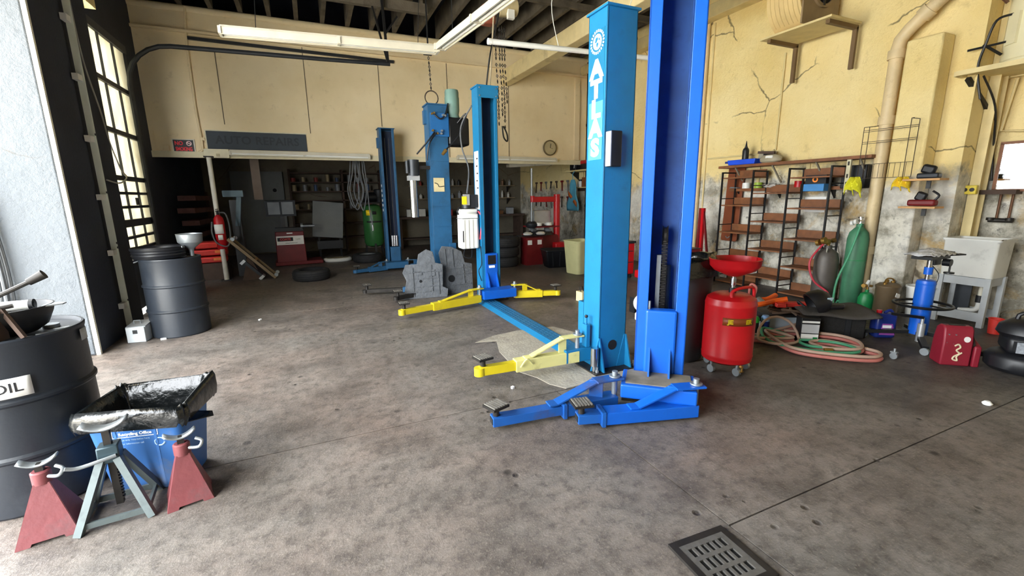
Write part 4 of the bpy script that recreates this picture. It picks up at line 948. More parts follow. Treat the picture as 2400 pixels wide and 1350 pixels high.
# annex back: grey flat panel, shelving with cans
t = thing('grey_door_panel', 'large flat grey panel standing against the annex back wall', 'panel', (-1.25, 14.1, 0))
MB().box((0, 0, 1.15), (1.25, .06, 2.2)).build('sheet', GREYBOARD, t, smooth=0)
MB().cyl((.4, -.032, 1.75), (.4, -.04, 1.75), .05, n=14).build('vent_hole', mat('hole_black', '#0b0d10', .9), t)
t = thing('tall_shelf', 'tall dark wooden shelving against the annex back wall', 'shelving', (.55, 13.85, 0))
for x in (-1.0, .35, 1.4): MB().box((x, 0, 1.15), (.05, .4, 2.3)).build('upright', WOODD, t, smooth=0)
for z in (.4, .8, 1.2, 1.45, 1.7, 1.95, 2.2): MB().box((.2, 0, z), (2.4, .4, .03)).build('shelf_board', WOODD, t, smooth=0)
rnd = random.Random(11)
cm = [mat('dull_can_%s' % n_, c_, .5, .3, var=.2) for n_, c_ in (('grey', '#7c7f83'), ('red', '#7b2f2b'), ('blue', '#3d4f6d'), ('tan', '#9a8b6c'))]
pos = ('far left', 'left', 'second from left', 'middle', 'right of middle', 'second from right', 'right', 'far right')
for z, nm in ((1.2, 'third lowest'), (1.7, 'third highest'), (1.95, 'second highest')):
    for k in range(8):
        h = rnd.uniform(.1, .2); x = -.35 + k * .28 + rnd.uniform(-.05, .05)
        tag(MB().cyl((x, 13.72, z + .015), (x, 13.72, z + .015 + h), rnd.uniform(.04, .07), n=12).build('paint_can', cm[rnd.randrange(4)]), 'dull can, %s on the %s shelf of the tall dark shelving' % (pos[k], nm), 'can', 'cans on the tall dark shelving')
# bench with clutter under the right part of the annex
t = thing('work_bench', 'long dark workbench along the annex back wall', 'bench', (4.4, 13.7, 0))
MB().box((0, 0, .9), (4.2, .7, .06)).build('bench_top', WOODD, t, smooth=0)
for x in (-2, -.7, .7, 2): MB().box((x, 0, .43), (.09, .6, .87)).build('leg', WOODD, t, smooth=0)
MB().box((0, .1, .25), (4.0, .5, .03)).build('lower_shelf', WOODD, t, smooth=0)
for i, (z, y0) in enumerate(((1.45, 14.05), (1.85, 14.05))):
    t = thing('wall_shelf', ('lower long shelf on the annex back wall above the bench', 'upper long shelf on the annex back wall above the bench')[i], 'shelf', (4.6, y0, z))
    MB().box((0, 0, 0), (3.6, .25, .025)).build('board', mat('dusty_pine', '#8b7a5f', .7, var=.2), t, smooth=0)
    for x in (-1.6, -.5, .6, 1.6): MB().prism([(0, 0), (-.2, 0), (0, -.2)], .02, M_YZ, (x, .12, -.012)).build('shelf_bracket', BLACKM, t, smooth=0)
bm = [mat('bottle_%s' % n_, c_, .4, var=.1) for n_, c_ in (('white', '#c9c9c2'), ('black', '#26262a'), ('red', '#a52a28'), ('brown', '#6e4a2e'), ('silver', '#9ea3a8'))]
order = ('1st', '2nd', '3rd', '4th', '5th', '6th', '7th', '8th', '9th', '10th', '11th', '12th', '13th', '14th')
for z, nm in ((1.463, 'lower'), (1.863, 'upper')):
    for k in range(14):
        x = 3.0 + k * .25 + rnd.uniform(-.06, .06); h = rnd.uniform(.12, .24); r = rnd.uniform(.03, .055)
        tag(MB().lathe([(0, 0), (r, 0), (r, h * .7), (r * .45, h * .82), (r * .45, h), (0, h)], (x, 14.02, z), 12).build('shop_bottle', bm[rnd.randrange(5)]), '%s bottle from the left on the %s long shelf of the annex back wall' % (order[k], nm), 'bottle', 'bottles on the annex wall shelves')
for k in range(9):
    x = 2.7 + k * .42; w, h = rnd.uniform(.12, .28), rnd.uniform(.1, .3)
    t = thing('parts_box', '%s parts box from the left on the long annex workbench' % order[k], 'box', (x, 13.55 + rnd.uniform(-.05, .1), .93), rnd.uniform(-.3, .3), 'parts boxes on the workbench')
    MB().box((0, 0, h / 2), (w, .2, h)).build('carton', bm[rnd.randrange(5)], t, bevel=.008)
    MB().box((0, 0, h + .006), (w + .01, .21, .014)).build('lid', GUNGREY, t, smooth=0)
# hand tools hung on the annex right wall
tb = ['wrench', 'hammer', 'pliers', 'saw']
for k in range(18):
    y = 10.7 + (k % 9) * .32; z = 1.9 if k < 9 else 1.45
    l = rnd.uniform(.18, .34)
    m_ = MB().bar((6.72, y, z), (6.72, y + rnd.uniform(-.04, .04), z - l), .022, .03)
    m_.box((6.72, y, z), (.03, rnd.uniform(.05, .14), .05))
    tag(m_.build('hand_tool', (GUNGREY, STEEL, REDD, WOODD)[k % 4], None, smooth=0), '%s hand tool from the front in the %s row on the annex right wall' % (order[k % 9], 'upper' if k < 9 else 'lower'), 'tool', 'hand tools on the annex wall')
# ================================================================== BACK RIGHT
# tyre changer
t = thing('tyre_changer', 'red tyre changer with a tall post and crossbar behind the black tote', 'machine', (5.0, 9.25, 0))
MB().box((-.1, 0, .32), (.75, .65, .6), taper=.9).build('cabinet', REDD, t, bevel=.02)
MB().box((.22, -.3, .33), (.3, .3, .18)).cyl((.22, -.3, .22), (.22, -.3, .44), .16, n=16).build('column_foot', REDP, t, bevel=.02)
MB().cyl((.22, -.22, .4), (.22, -.22, 1.53), .075, n=20).build('post', REDP, t)
MB().bar((.22, -.22, 1.42), (-.42, -.2, 1.42), .1, .12).build('crossbar', REDP, t, bevel=.01)
MB().cyl((-.4, -.2, 1.36), (-.4, -.2, 1.5), .05, n=12).build('crossbar_end', REDP, t)
MB().cyl((-.42, -.2, .85), (-.42, -.2, 2.1), .025, n=10).build('tool_shaft', STEEL, t)
MB().lathe([(0, 0), (.1, 0), (.14, .05), (.14, .1), (.08, .15), (0, .15)], (-.42, -.2, .78), 16).build('mount_head', GUNGREY, t)
MB().cyl((-.15, -.1, .62), (-.15, -.1, .7), .32, .26, n=24).build('turntable', GUNGREY, t)
for k in range(4): a = k * math.pi / 2 + .4; MB().box((-.15 + .24 * math.cos(a), -.1 + .24 * math.sin(a), .73), (.12, .06, .06), (0, 0, a)).build('clamp_jaw', STEEL, t, smooth=0)
MB().box((-.1, -.05, .8), (.7, .5, .03)).build('tray', REDD, t, smooth=0)
for x in (-.28, -.02): MB().cyl((x, -.28, .83), (x, -.28, .9), .07, n=14).build('white_cup', WHITEP, t)
MB().box((-.1, -.02, 1.02), (.45, .2, .3)).build('parts_tray', ALU, t, bevel=.02)
MB().lathe([(0, 0), (.12, 0), (.15, .05), (.14, .06), (.1, .02), (0, .02)], (.0, -.1, .83), 18).build('white_dish', WHITEP, t)
# white and dark small stand in front with two pale lamp heads
t = thing('bead_breaker_tray', 'low dark stand with two white caps beside the stack of three tyres', 'stand', (4.42, 8.75, 0))
MB().box((0, 0, .3), (.4, .3, .6)).build('base', REDD, t, smooth=0)
MB().box((.0, 0, .64), (.7, .06, .03)).build('bar', GUNGREY, t, smooth=0)
for x in (-.12, .2): MB().lathe([(0, 0), (.09, .0), (.11, .03), (.06, .06), (0, .065)], (x, -.05, .66), 18).build('white_cap', WHITEP, t)
for x in (-.12, .12): MB().box((x, -.155, .5), (.1, .01, .1)).build('white_mark', WHITEPAPER, t, smooth=0)
# tote
t = thing('black_tote', 'black plastic tote on the floor in front of the tyre changer', 'tote', (4.75, 8.2, 0), R(-12))
m_ = MB(); loft(m_, [[(x, y, z) for x, y in rrect(w, d, .04)] for z, w, d in ((0, .48, .36), (.34, .6, .46), (.36, .64, .5), (.38, .64, .5))]); m_.prism(rrect(.48, .36, .04), .004)
m_.build('tub', BLACKP, t, solid=.005)
for k in (-1, 0, 1): MB().bar((k * .14, -.185, .03), (k * .17, -.235, .33), .03, .012).build('rib', BLACKP, t, smooth=0)
MB().box((0, 0, .28), (.5, .36, .05)).build('contents', GREASE, t, bevel=.02)
# olive bin
t = thing('waste_bin', 'tall pale olive plastic bin beside the red tool cart', 'bin', (4.72, 7.25, 0), R(8))
m_ = MB(); loft(m_, [[(x, y, z) for x, y in rrect(w, d, .07)] for z, w, d in ((0, .4, .36), (.02, .42, .38), (.62, .5, .46), (.64, .52, .48), (.65, .52, .48))]); m_.prism(rrect(.4, .36, .07), .004)
m_.build('bin_body', OLIVE, t, solid=.006)
# red tool cart
t = thing('tool_cart', 'red service cart with tools on it, partly hidden behind the lettered column', 'cart', (4.95, 6.55, .0))
MB().box((0, 0, .36), (.66, .45, .56)).build('cabinet', REDP, t, bevel=.01)
for x in (-.28, .28):
    for y in (-.18, .18): MB().cyl((x - .015, y, .04), (x + .015, y, .04), .04, n=12).build('caster', BLACKP, t)
MB().box((-.15, -.228, .45), (.2, .006, .16)).build('white_label', WHITEPAPER, t, smooth=0)
for z in (.3, .5): MB().box((0, -.23, z), (.6, .01, .012)).build('drawer_gap', GUNGREY, t, smooth=0)
MB().box((0, 0, .66), (.7, .48, .04)).build('top_tray', GUNGREY, t, smooth=0)
for i, (x, y, lb) in enumerate(((-.26, -.1, 'left'), (-.1, .05, 'right'))):
    c = thing('spray_can', 'white capped can standing %s on the red service cart' % lb, 'can', (4.95 + x, 6.55 + y, .68))
    MB().lathe([(0, 0), (.07, 0), (.09, .05), (.06, .12), (0, .13)], n=16).build('body', WHITEP, c); MB().cyl((0, 0, .13), (0, 0, .16), .03, n=10).build('cap', WHITEP, c)
t = thing('red_floor_jack', 'red trolley jack handle standing behind the lettered column', 'jack', (5.3, 5.9, 0))
MB().box((0, 0, .12), (.3, .5, .14)).build('frame', REDP, t, bevel=.02); MB().bar((0, .1, .15), (-.05, .18, 1.3), .04, .04).build('handle', REDD, t, smooth=0)
for x in (-.13, .13): MB().cyl((x - .02, -.2, .05), (x + .02, -.2, .05), .05, n=14).build('wheel', GUNGREY, t)
# cream box with tools
t = thing('cream_box', 'small cream box with tools sticking out on the floor by the lettered column', 'box', (3.5, 5.25, 0), R(5))
MB().box((0, 0, .07), (.18, .14, .14)).build('carton', mat('cream_card', '#d9cf9f', .7), t, smooth=0)
for k in range(3): MB().bar((-.05 + .05 * k, 0, .12), (-.08 + .06 * k, .02, .21), .014, .014).build('tool_handle', GREASE, t, smooth=0)
# odd white items between the two columns
t = thing('headlamp', 'round white lamp on the floor seen between the two near columns', 'lamp', (3.75, 4.35, 0))
MB().lathe([(0, 0), (.1, 0), (.12, .04), (.1, .09), (0, .1)], (0, 0, .13), 20, Matrix.Rotation(R(80), 3, 'X')).build('lens', WHITEP, t)
MB().box((0, .06, .1), (.14, .1, .2)).build('housing', BLACKP, t, smooth=0)
t = thing('cleaner_bottle', 'white bottle with a yellow cap lying below the round white lamp', 'bottle', (3.55, 4.05, 0))
MB().box((0, 0, .05), (.16, .12, .1)).build('body', WHITEP, t, bevel=.02); MB().cyl((0, 0, .1), (0, 0, .14), .03, n=12).build('cap', YELP, t)
t = thing('blue_oil_jug', 'blue and white oil jug stacked behind the two near columns', 'jug', (5.0, 5.2, .68))
MB().box((0, 0, .12), (.2, .14, .24)).build('body', JUGBLUE, t, bevel=.02); MB().box((-.02, -.075, .1), (.16, .006, .1)).build('label', WHITEPAPER, t, smooth=0); MB().cyl((.04, 0, .24), (.04, 0, .28), .03, n=10).build('cap', WHITEP, t)
t = thing('parts_cabinet', 'dark red cabinet behind the two near columns carrying a blue jug', 'cabinet', (5.15, 5.2, 0))
MB().box((0, 0, .34), (.5, .5, .66)).build('carcass', REDD, t, smooth=0)
for z in (.2, .42): MB().box((-.255, 0, z), (.01, .44, .16)).build('drawer', REDP, t, smooth=0)
MB().box((0, 0, .675), (.52, .52, .01)).build('top', GUNGREY, t, smooth=0)
# right wall, deep end: plank shelf with a battery and red case, smaller shelf, bag
t = thing('plank_shelf', 'cream plank shelf on the right wall just left of the lettered column', 'shelf', (6.6, 10.0, 2.13))
MB().box((0, 0, 0), (.34, 1.3, .04)).build('plank', CREAMSTEEL, t, smooth=0)
for y in (-.5, .5): MB().prism([(.16, 0), (-.14, 0), (.16, -.22)], .02, M_XZ, (0, y, -.02)).build('shelf_bracket', BLACKM, t, smooth=0)
t = thing('car_battery', 'black and cream battery box on the plank shelf', 'battery', (6.58, 10.35, 2.15)); MB().box((0, 0, .1), (.24, .3, .2)).build('case', BLACKP, t, bevel=.01); MB().box((0, 0, .23), (.25, .31, .06)).build('lid', OLIVE, t, bevel=.01); MB().tube([(-.12, -.1, .2), (-.14, -.1, .05)], .008, 6).build('strap', WHITEP, t)
t = thing('red_case', 'red and black tool case on the plank shelf', 'case', (6.58, 9.75, 2.15)); MB().box((0, 0, .07), (.26, .46, .14)).build('lower_shell', BLACKP, t, bevel=.02); MB().box((0, 0, .18), (.26, .46, .09)).build('upper_shell', REDP, t, bevel=.02)
t = thing('small_shelf', 'narrow lower shelf on the right wall under the plank shelf', 'shelf', (6.64, 10.0, 1.7)); MB().box((0, 0, 0), (.22, 1.1, .025)).build('plank', CREAMSTEEL, t, smooth=0); MB().box((.09, 0, -.05), (.02, 1.0, .08)).build('back_rail', WOODD, t, smooth=0)
t = thing('jar', 'white labelled jar on the narrow lower shelf', 'jar', (6.62, 10.2, 1.713)); MB().cyl((0, 0, 0), (0, 0, .15), .06, n=14).build('body', WHITEP, t); MB().cyl((0, 0, .15), (0, 0, .2), .05, n=12).build('lid', BLACKP, t)
t = thing('brown_carton', 'brown carton on the narrow lower shelf', 'box', (6.62, 9.85, 1.713)); MB().box((0, 0, .12), (.18, .32, .24)).build('carton', WOODB, t, smooth=0)
t = thing('oil_bottle', 'slim dark red bottle beside the brown carton on the narrow lower shelf', 'bottle', (6.58, 9.6, 1.713)); MB().lathe([(0, 0), (.03, 0), (.03, .2), (.012, .25), (.012, .3), (0, .3)], n=12).build('body', REDD, t); MB().cyl((0, 0, .3), (0, 0, .32), .014, n=8).build('cap', BLACKP, t)
t = thing('hanging_bag', 'light blue shopping bag with an orange stripe hanging from the plank shelf', 'bag', (6.35, 10.15, 1.1))
def bagf(u, v): return ((.02 * math.sin(9 * v + 3 * u)), (u - .5) * (.55 - .42 * v ** 1.5), v * .8)
MB().grid(bagf, 8, 10).build('bag_body', BAGBLUE, t, solid=.02)
MB().grid(lambda u, v: (-.02, -.22 + u * .42, .1 + u * .3 + v * .12), 6, 2).build('orange_stripe', mat('orange_print', '#c96a2f', .6), t, solid=.008)
MB().tube([(0, 0, .78), (.0, .02, .95), (.05, 0, 1.02)], .01, 6).build('handle', BAGBLUE, t)
t = thing('vertical_pipe', 'dark vertical pipe in the corner of header and right wall', 'pipe', (6.62, 9.9, 0)); MB().cyl((0, 0, 0), (0, 0, 4.7), .05, n=12).build('shaft', mat('dark_pipe', '#2d2823', .6), t); MB().cyl((0, 0, 1.2), (0, 0, 1.26), .06, n=12).cyl((0, 0, 3.2), (0, 0, 3.26), .06, n=12).build('collars', BLACKM, t)

# ================================================================== RIGHT SIDE
# grey bin with black liner
t = thing('trash_can', 'dark grey trash can with a black bag behind the royal blue column', 'trash can', (3.05, 2.98, 0))
MB().lathe([(0, .0), (.2, 0), (.215, .02), (.265, .8), (.28, .82), (.285, .86), (.275, .9), (.265, .9), (.25, .8), (.2, .03), (0, .02)], n=36).build('can_body', GREYCAN, t)
rings = []
for i, (z, r) in enumerate(((.78, .3), (.84, .305), (.9, .3), (.965, .285), (.97, .255), (.9, .235), (.75, .22))):
    rings.append([((r + .01 * math.sin(5 * a + i) + .006 * math.sin(11 * a + 2 * i)) * math.cos(a), (r + .01 * math.sin(5 * a + i)) * math.sin(a), z + .014 * math.sin(3 * a + i) + .008 * math.sin(9 * a)) for a in (2 * math.pi * k / 40 for k in range(40))])
m_ = MB(); loft(m_, rings); m_.cyl((0, 0, .74), (0, 0, .75), .23, n=24)
m_.build('bag_liner', BAG, t, smooth=180)
# red waste oil drain
t = thing('oil_drainer', 'red wheeled waste oil drainer with a red catch bowl', 'oil drainer', (3.17, 2.54, 0))
MB().lathe([(0, .09), (.17, .09), (.198, .11), (.2, .14), (.203, .15), (.2, .16), (.2, .58), (.203, .59), (.2, .6), (.19, .64), (.14, .67), (.0, .68)], n=36).build('tank', REDP, t)
MB().lathe([(0, .015), (.05, .0), (.16, .05), (.195, .09), (.2, .14), (.205, .145), (.198, .15), (.188, .1), (.15, .06), (0, .03)], (.02, .01, .82), 32).build('catch_bowl', REDP, t)
MB().box((.2, -.03, .93), (.012, .05, .07)).build('bowl_spout', REDP, t, smooth=0)
MB().cyl((.02, .01, .66), (.02, .01, .84), .015, n=10).cyl((.02, .01, .74), (.02, .01, .8), .022, n=10).build('stem', CHROME, t)
MB().cyl((.02, .01, .67), (.02, .01, .72), .03, n=10).build('collar', BLACKP, t)
MB().tube([(.14, -.1, .56), (.14, -.1, .7), (.1, -.1, .735), (-.04, -.1, .735), (-.1, -.08, .7), (-.1, -.1, .62)], .013, 8, smooth=4).build('handle', REDP, t)
e = MB().grid(lambda u, v: (.2015 * math.cos(R(205) + u * R(75)), .2015 * math.sin(R(205) + u * R(75)), .44 + v * .065), 10, 1); q = e.build('name_band', mat('brown_band', '#7a3a14', .5), t, solid=.001)
for key, a in (('JE', R(222)), ('GER', R(264))):
    vs, fs = TX[key]; e = MB(); e.add([Vector((.2035 * math.cos(a + v.x / .2), .2035 * math.sin(a + v.x / .2), .472 + v.y * .95)) for v in vs], fs)
    e.build('lettering', mat('yellow_ink', '#e8d21e', .5), t, smooth=0)
for a in (R(250), R(330), R(100), R(180)):
    x, y = .17 * math.cos(a), .17 * math.sin(a)
    q = MB().cyl((x, y, .06), (x, y, .1), .012, n=8).cyl((x - .012, y, .035), (x + .012, y, .035), .034, n=14).build('caster', STEEL, t)
MB().cyl((-.07, -.2, .1), (-.07, -.22, .1), .014, n=8).cyl((-.07, -.215, .06), (-.07, -.215, .1), .008, n=8).box((-.07, -.215, .06), (.04, .008, .01)).build('drain_tap', BRASS, t, smooth=0)
MB().tube([(.2, .02, .57), (.25, -.02, .63), (.27, -.02, .7), (.25, .02, .72), (.24, .02, .6), (.23, .02, .4), (.22, .03, .2)], .01, 7, smooth=6).build('hose', PINKHOSE, t)
# red support posts leaning by the wall
t = thing('red_support_poles', 'red steel lift prop leaning on the wall behind the royal blue column', 'prop', (6.25, 5.72, 0))
for dx, dy, m__ in ((0, 0, REDP), (.02, .1, REDD)): MB().bar((dx, dy, 0), (dx, dy * .7, 1.25), .05, .05).build('pole', m__, t, smooth=0)
MB().bar((0, .0, 1.25), (0, -.22, .05), .03, .03).build('strut', REDD, t, smooth=0); MB().bar((0, .1, .45), (0, -.14, .45), .02, .02).build('spacer', GUNGREY, t, smooth=0)
# metal and wood ladder rack
t = thing('ladder_rack', 'black metal frame rack with staggered brown wooden shelves against the wall', 'shelving', (0, 0, 0))
YS = (5.42, 4.85, 4.28, 3.71); X0, X1, HZ = 6.3, 6.62, 1.84
for y in YS:
    f = MB().box((X0, y, HZ / 2), (.022, .022, HZ)).box((X1, y, HZ / 2), (.022, .022, HZ)).box(((X0 + X1) / 2, y, HZ - .011), (X1 - X0, .022, .022))
    for z in (.12, .55, .98, 1.41): f.box(((X0 + X1) / 2, y, z + (.2 if YS.index(y) % 2 else 0)), (X1 - X0, .014, .014))
    f.build('ladder_frame', BLACKM, t, smooth=0)
for bay, zs in ((0, (1.74, 1.3, .86, .43, .03)), (1, (1.49, 1.06, .63, .2)), (2, (1.7, 1.27, .83, .42, .03))):
    ya, yb = YS[bay], YS[bay + 1]
    for z in zs:
        q = MB().box(((X0 + X1) / 2, (ya + yb) / 2, z), (X1 - X0, ya - yb - .03, .02)).build('shelf_board', WOODB, t, smooth=0)
        MB().box((X1 - .012, (ya + yb) / 2, z + .07), (.014, ya - yb - .03, .11)).build('back_rail', WOODB, q, smooth=0)
# tall brown board
t = thing('brown_board', 'tall brown hardboard with handle slot leaning behind the ladder rack', 'board', (6.64, 5.48, .68), 0, rot=(0, R(3), 0))
MB().prism([(-.13, 0), (.15, 0), (.17, .03), (.17, 1.24), (.14, 1.28), (-.1, 1.28), (-.15, 1.24), (-.15, .03)], .02, M_YZ).build('sheet', BROWNBOARD, t, bevel=.004)
MB().tube([(-.012, -.02, .08), (-.02, .02, .05), (-.012, .06, .08)], .008, 6, smooth=4).build('handle', STEEL, t)
# long wall shelves with clutter
t = thing('wall_shelf', 'upper long brown plank shelf on the right wall above the ladder rack', 'shelf', (6.6, 4.5, 1.93))
MB().box((0, 0, 0), (.3, 2.3, .04)).build('plank', WOODB, t, smooth=0)
for y in (-1.0, -.45, .2, .85): MB().bar((-.1, y, -.02), (.14, y, -.28), .02, .02).build('brace', mat('grey_bracket', '#8c8674', .6), t, smooth=0)
for y in (-.9, -.2, .6): MB().box((.14, y, -.18), (.02, .05, .34)).build('wall_cleat', CREAMSTEEL, t, smooth=0)
t = thing('wall_shelf', 'lower long brown plank shelf on the right wall seen through the ladder rack', 'shelf', (6.69, 4.6, 1.55))
MB().box((0, 0, 0), (.12, 1.9, .045)).build('plank', WOODB, t, smooth=0)
for y in (-.7, .1, .8): MB().prism([(.05, 0), (-.05, 0), (.05, -.12)], .02, M_XZ, (0, y, -.02)).build('shelf_bracket', BLACKM, t, smooth=0)
t = thing('blue_tray', 'bright blue plastic tray on the left end of the upper plank shelf', 'tray', (6.52, 5.2, 1.95), R(3)); MB().box((0, 0, .04), (.2, .46, .08), taper=1.08).build('tub', mat('bright_blue_plastic', '#1f50d8', .4), t, bevel=.008); MB().box((-.02, .26, .05), (.14, .08, .03)).build('lip', JUGBLUE, t, smooth=0)
t = thing('black_bottle', 'black bottle with a pointed nozzle standing in the blue tray', 'bottle', (6.52, 5.2, 2.0)); MB().lathe([(0, 0), (.045, 0), (.05, .02), (.05, .17), (.04, .2), (.02, .22), (.015, .25), (.004, .32), (0, .32)], n=18).build('body', BLACKP, t); MB().cyl((0, 0, .2), (0, 0, .23), .024, n=12).build('collar', GUNGREY, t)
t = thing('fan_shroud', 'grey and white plastic shroud lying on the upper plank shelf', 'shroud', (6.52, 4.75, 1.95)); MB().lathe([(.1, 0), (.14, .02), (.15, .06), (.12, .1), (.06, .12), (0, .12)], n=18, sx=.6, sy=1.2).build('shell', mat('grey_beige_plastic', '#a59c84', .6, var=.15), t); MB().box((-.06, -.02, .08), (.05, .12, .05)).build('white_pouch', WHITEP, t, bevel=.012)
MB().box((.02, .1, .16), (.03, .28, .04), (R(5), 0, 0)).build('bracket', WOODD, t, smooth=0)
t = thing('licence_frame', 'grey number plate leaning on the wall behind the blue tray', 'plate', (6.7, 4.95, 2.08)); MB().box((0, 0, 0), (.01, .3, .12), (R(4), 0, 0)).build('plate', mat('old_plate', '#a8a08a', .5, var=.1), t, smooth=0); MB().box((-.008, -.02, .02), (.004, .16, .04), (R(4), 0, 0)).build('plate_marks', INK, t, smooth=0)
rnd = random.Random(5)
items = [('wrench_set', 'loose wrenches on the left of the lower plank shelf', 'tools', STEEL), ('white_tub', 'white round tub on the lower plank shelf', 'tub', WHITEP), ('lime_tub', 'lime green topped tub on the lower plank shelf', 'tub', mat('lime_plastic', '#9ab83a', .5)), ('rag', 'crumpled pale rag on the lower plank shelf', 'rag', mat('pale_rag', '#b9b4ac', .9)), ('dark_pliers', 'dark pliers lying mid way along the lower plank shelf', 'tool', GREASE), ('red_roll', 'red tape roll on the lower plank shelf', 'tape', REDP), ('cream_roll', 'cream tape roll on the lower plank shelf', 'tape', OLIVE), ('small_sockets', 'small dark sockets near the right end of the lower plank shelf', 'sockets', GUNGREY)]
for k, (nm, lb, ct, m__) in enumerate(items):
    y = 5.45 - k * .22; t = thing(nm, lb, ct, (6.64, y, 1.573))
    if 'roll' in nm or 'tub' in nm:
        MB().lathe([(.03, 0), (.06, 0), (.06, .09), (.03, .09), (.03, 0)], n=16).build('body', m__, t); MB().cyl((0, 0, .0), (0, 0, .085), .03, n=10).build('core', CARDB if 'roll' in nm else m__, t)
    elif nm == 'rag': MB().grid(lambda u, v: ((u - .5) * .12, (v - .5) * .22, .03 + .02 * math.sin(9 * u + 7 * v)), 6, 8).build('cloth', m__, t, solid=.02)
    else:
        for j in range(4): MB().bar((-.03 + .02 * j, -.08, .012), (-.03 + .02 * j + rnd.uniform(-.02, .02), .08, .014 + .012 * (j % 2)), .014, .012).build('shaft', m__, t, smooth=0)
t = thing('battery_charger', 'blue and black box with an orange emblem on the rack shelf', 'box', (6.5, 4.0, 1.52)); MB().box((0, 0, .04), (.16, .28, .1)).build('base', mat('mid_blue_plastic', '#3f86c4', .5), t, bevel=.006); MB().box((.02, 0, .15), (.13, .28, .12)).build('cover', BLACKP, t, smooth=0); MB().lathe([(.02, 0), (.04, 0), (.04, .006), (.02, .006), (.02, 0)], (-.05, 0, .15), 14, Matrix.Rotation(R(-90), 3, 'Y')).build('emblem', mat('orange_ink', '#f08a2a', .5), t)
t = thing('spirit_level', 'tall white level strip standing on end at the right of the plank shelves', 'level', (6.5, 3.62, 1.5)); MB().box((0, 0, .22), (.03, .05, .46)).build('bar', mat('cream_strip', '#c9c3a2', .5, var=.15), t, smooth=0)
for z in (.1, .2, .36): MB().box((-.017, 0, z), (.004, .02, .05)).build('vial', GREASE, t, smooth=0)
t = thing('black_amplifier', 'black box hung on the wall behind the white level strip', 'box', (6.68, 3.62, 1.55)); MB().box((0, 0, .14), (.12, .3, .3)).build('case', BLACKP, t, bevel=.01); MB().box((-.063, 0, .14), (.005, .24, .22)).build('grille', GUNGREY, t, smooth=0)
tag(MB().box((6.745, 4.15, 1.32), (.004, .3, .22)).build('paper_notice', WHITEPAPER, None, smooth=0), 'white paper sheet on the wall seen through the right rack bay', 'paper')
# gas cylinders
t = thing('acetylene_cylinder', 'dark grey brown welding gas cylinder with brass regulator', 'gas cylinder', (6.25, 3.6, 0))
MB().lathe([(0, 0), (.13, 0), (.138, .02), (.138, .62), (.12, .7), (.08, .74), (.045, .76), (.045, .8), (0, .8)], n=30).build('tank', GREYC, t)
MB().cyl((0, 0, .78), (0, 0, .88), .018, n=10).build('valve', BRASS, t)
for p, r in (((-.06, -.02, .85), .035), ((-.12, -.01, .87), .045), ((-.14, .05, .84), .04), ((-.03, .05, .86), .03), ((.1, .0, .86), .03)): MB().lathe([(0, -.02), (r, -.02), (r, .02), (0, .02)], p, 16, Matrix.Rotation(R(75), 3, 'X')).build('gauge', BRASS, t)
MB().bar((-.14, 0, .85), (.1, 0, .86), .025, .025).build('regulator_body', BRASS, t, smooth=0)
MB().box((-.1, -.05, .74), (.05, .004, .05), (0, .5, .3)).build('tag_label', WHITEPAPER, t, smooth=0)
t = thing('oxygen_cylinder', 'tall green oxygen cylinder beside the tan wall pipe', 'gas cylinder', (6.44, 3.36, 0))
MB().lathe([(0, 0), (.11, 0), (.116, .015), (.116, .9), (.1, .98), (.06, 1.03), (.04, 1.05), (.04, 1.09), (0, 1.09)], n=30).build('tank', GREENC, t)
MB().lathe([(.117, .62), (.1185, .625), (.117, .63)], n=30).build('band', GREENK, t)
MB().cyl((0, 0, 1.08), (0, 0, 1.16), .016, n=8).cyl((-.05, 0, 1.13), (.04, 0, 1.13), .016, n=8).cyl((0, 0, 1.16), (0, 0, 1.18), .03, n=10).build('valve', CHROME, t)
for p in ((-.1, 0, 1.12), (-.08, .05, 1.1)): MB().lathe([(0, -.015), (.03, -.015), (.03, .015), (0, .015)], p, 14, Matrix.Rotation(R(80), 3, 'X')).build('gauge', WHITEP, t)
tag(MB().tube([(6.16, 3.6, .84), (6.0, 3.66, .6), (6.02, 3.6, .35), (6.1, 3.45, .2), (5.9, 3.3, .1), (5.7, 3.2, .2)], .013, 8, smooth=8).build('red_gas_hose', REDHOSE), 'red welding hose drooping from the dark gas cylinder', 'hose')
tag(MB().tube([(6.35, 3.3, 1.1), (6.22, 3.32, .7), (6.12, 3.36, .4), (6.05, 3.34, .18), (5.9, 3.24, .09), (5.75, 3.12, .2)], .013, 8, smooth=8).build('green_gas_hose', GREENHOSE), 'green welding hose drooping from the green oxygen cylinder', 'hose')
t = thing('small_green_cylinder', 'small bright green gas bottle in front of the tan wall pipe', 'gas bottle', (6.38, 3.14, 0))
MB().lathe([(0, 0), (.08, 0), (.085, .01), (.085, .16), (.06, .22), (.02, .24), (.02, .27), (0, .27)], n=24).build('tank', GREENK, t)
MB().cyl((0, 0, .26), (0, 0, .31), .014, n=8).bar((-.06, 0, .33), (.08, 0, .31), .03, .03).cyl((-.1, 0, .33), (-.06, 0, .33), .025, n=10).build('valve', BRASS, t); MB().box((.0, .0, .35), (.08, .03, .05), (0, -.5, .2)).build('tag_label', WHITEPAPER, t, smooth=0)
MB().box((.03, -.085, .08), (.05, .004, .05), (0, .7, 0)).build('diamond_label', WHITEPAPER, t, smooth=0)
t = thing('paint_pressure_pot', 'brown metal pressure pot with brass fittings beside the small green bottle', 'pot', (6.33, 2.9, 0))
MB().lathe([(0, 0), (.115, 0), (.12, .02), (.12, .34), (.125, .35), (.125, .37), (.09, .4), (0, .41)], n=26).build('tank', mat('brown_pot_paint', '#6d5c45', .45, .3, var=.15), t)
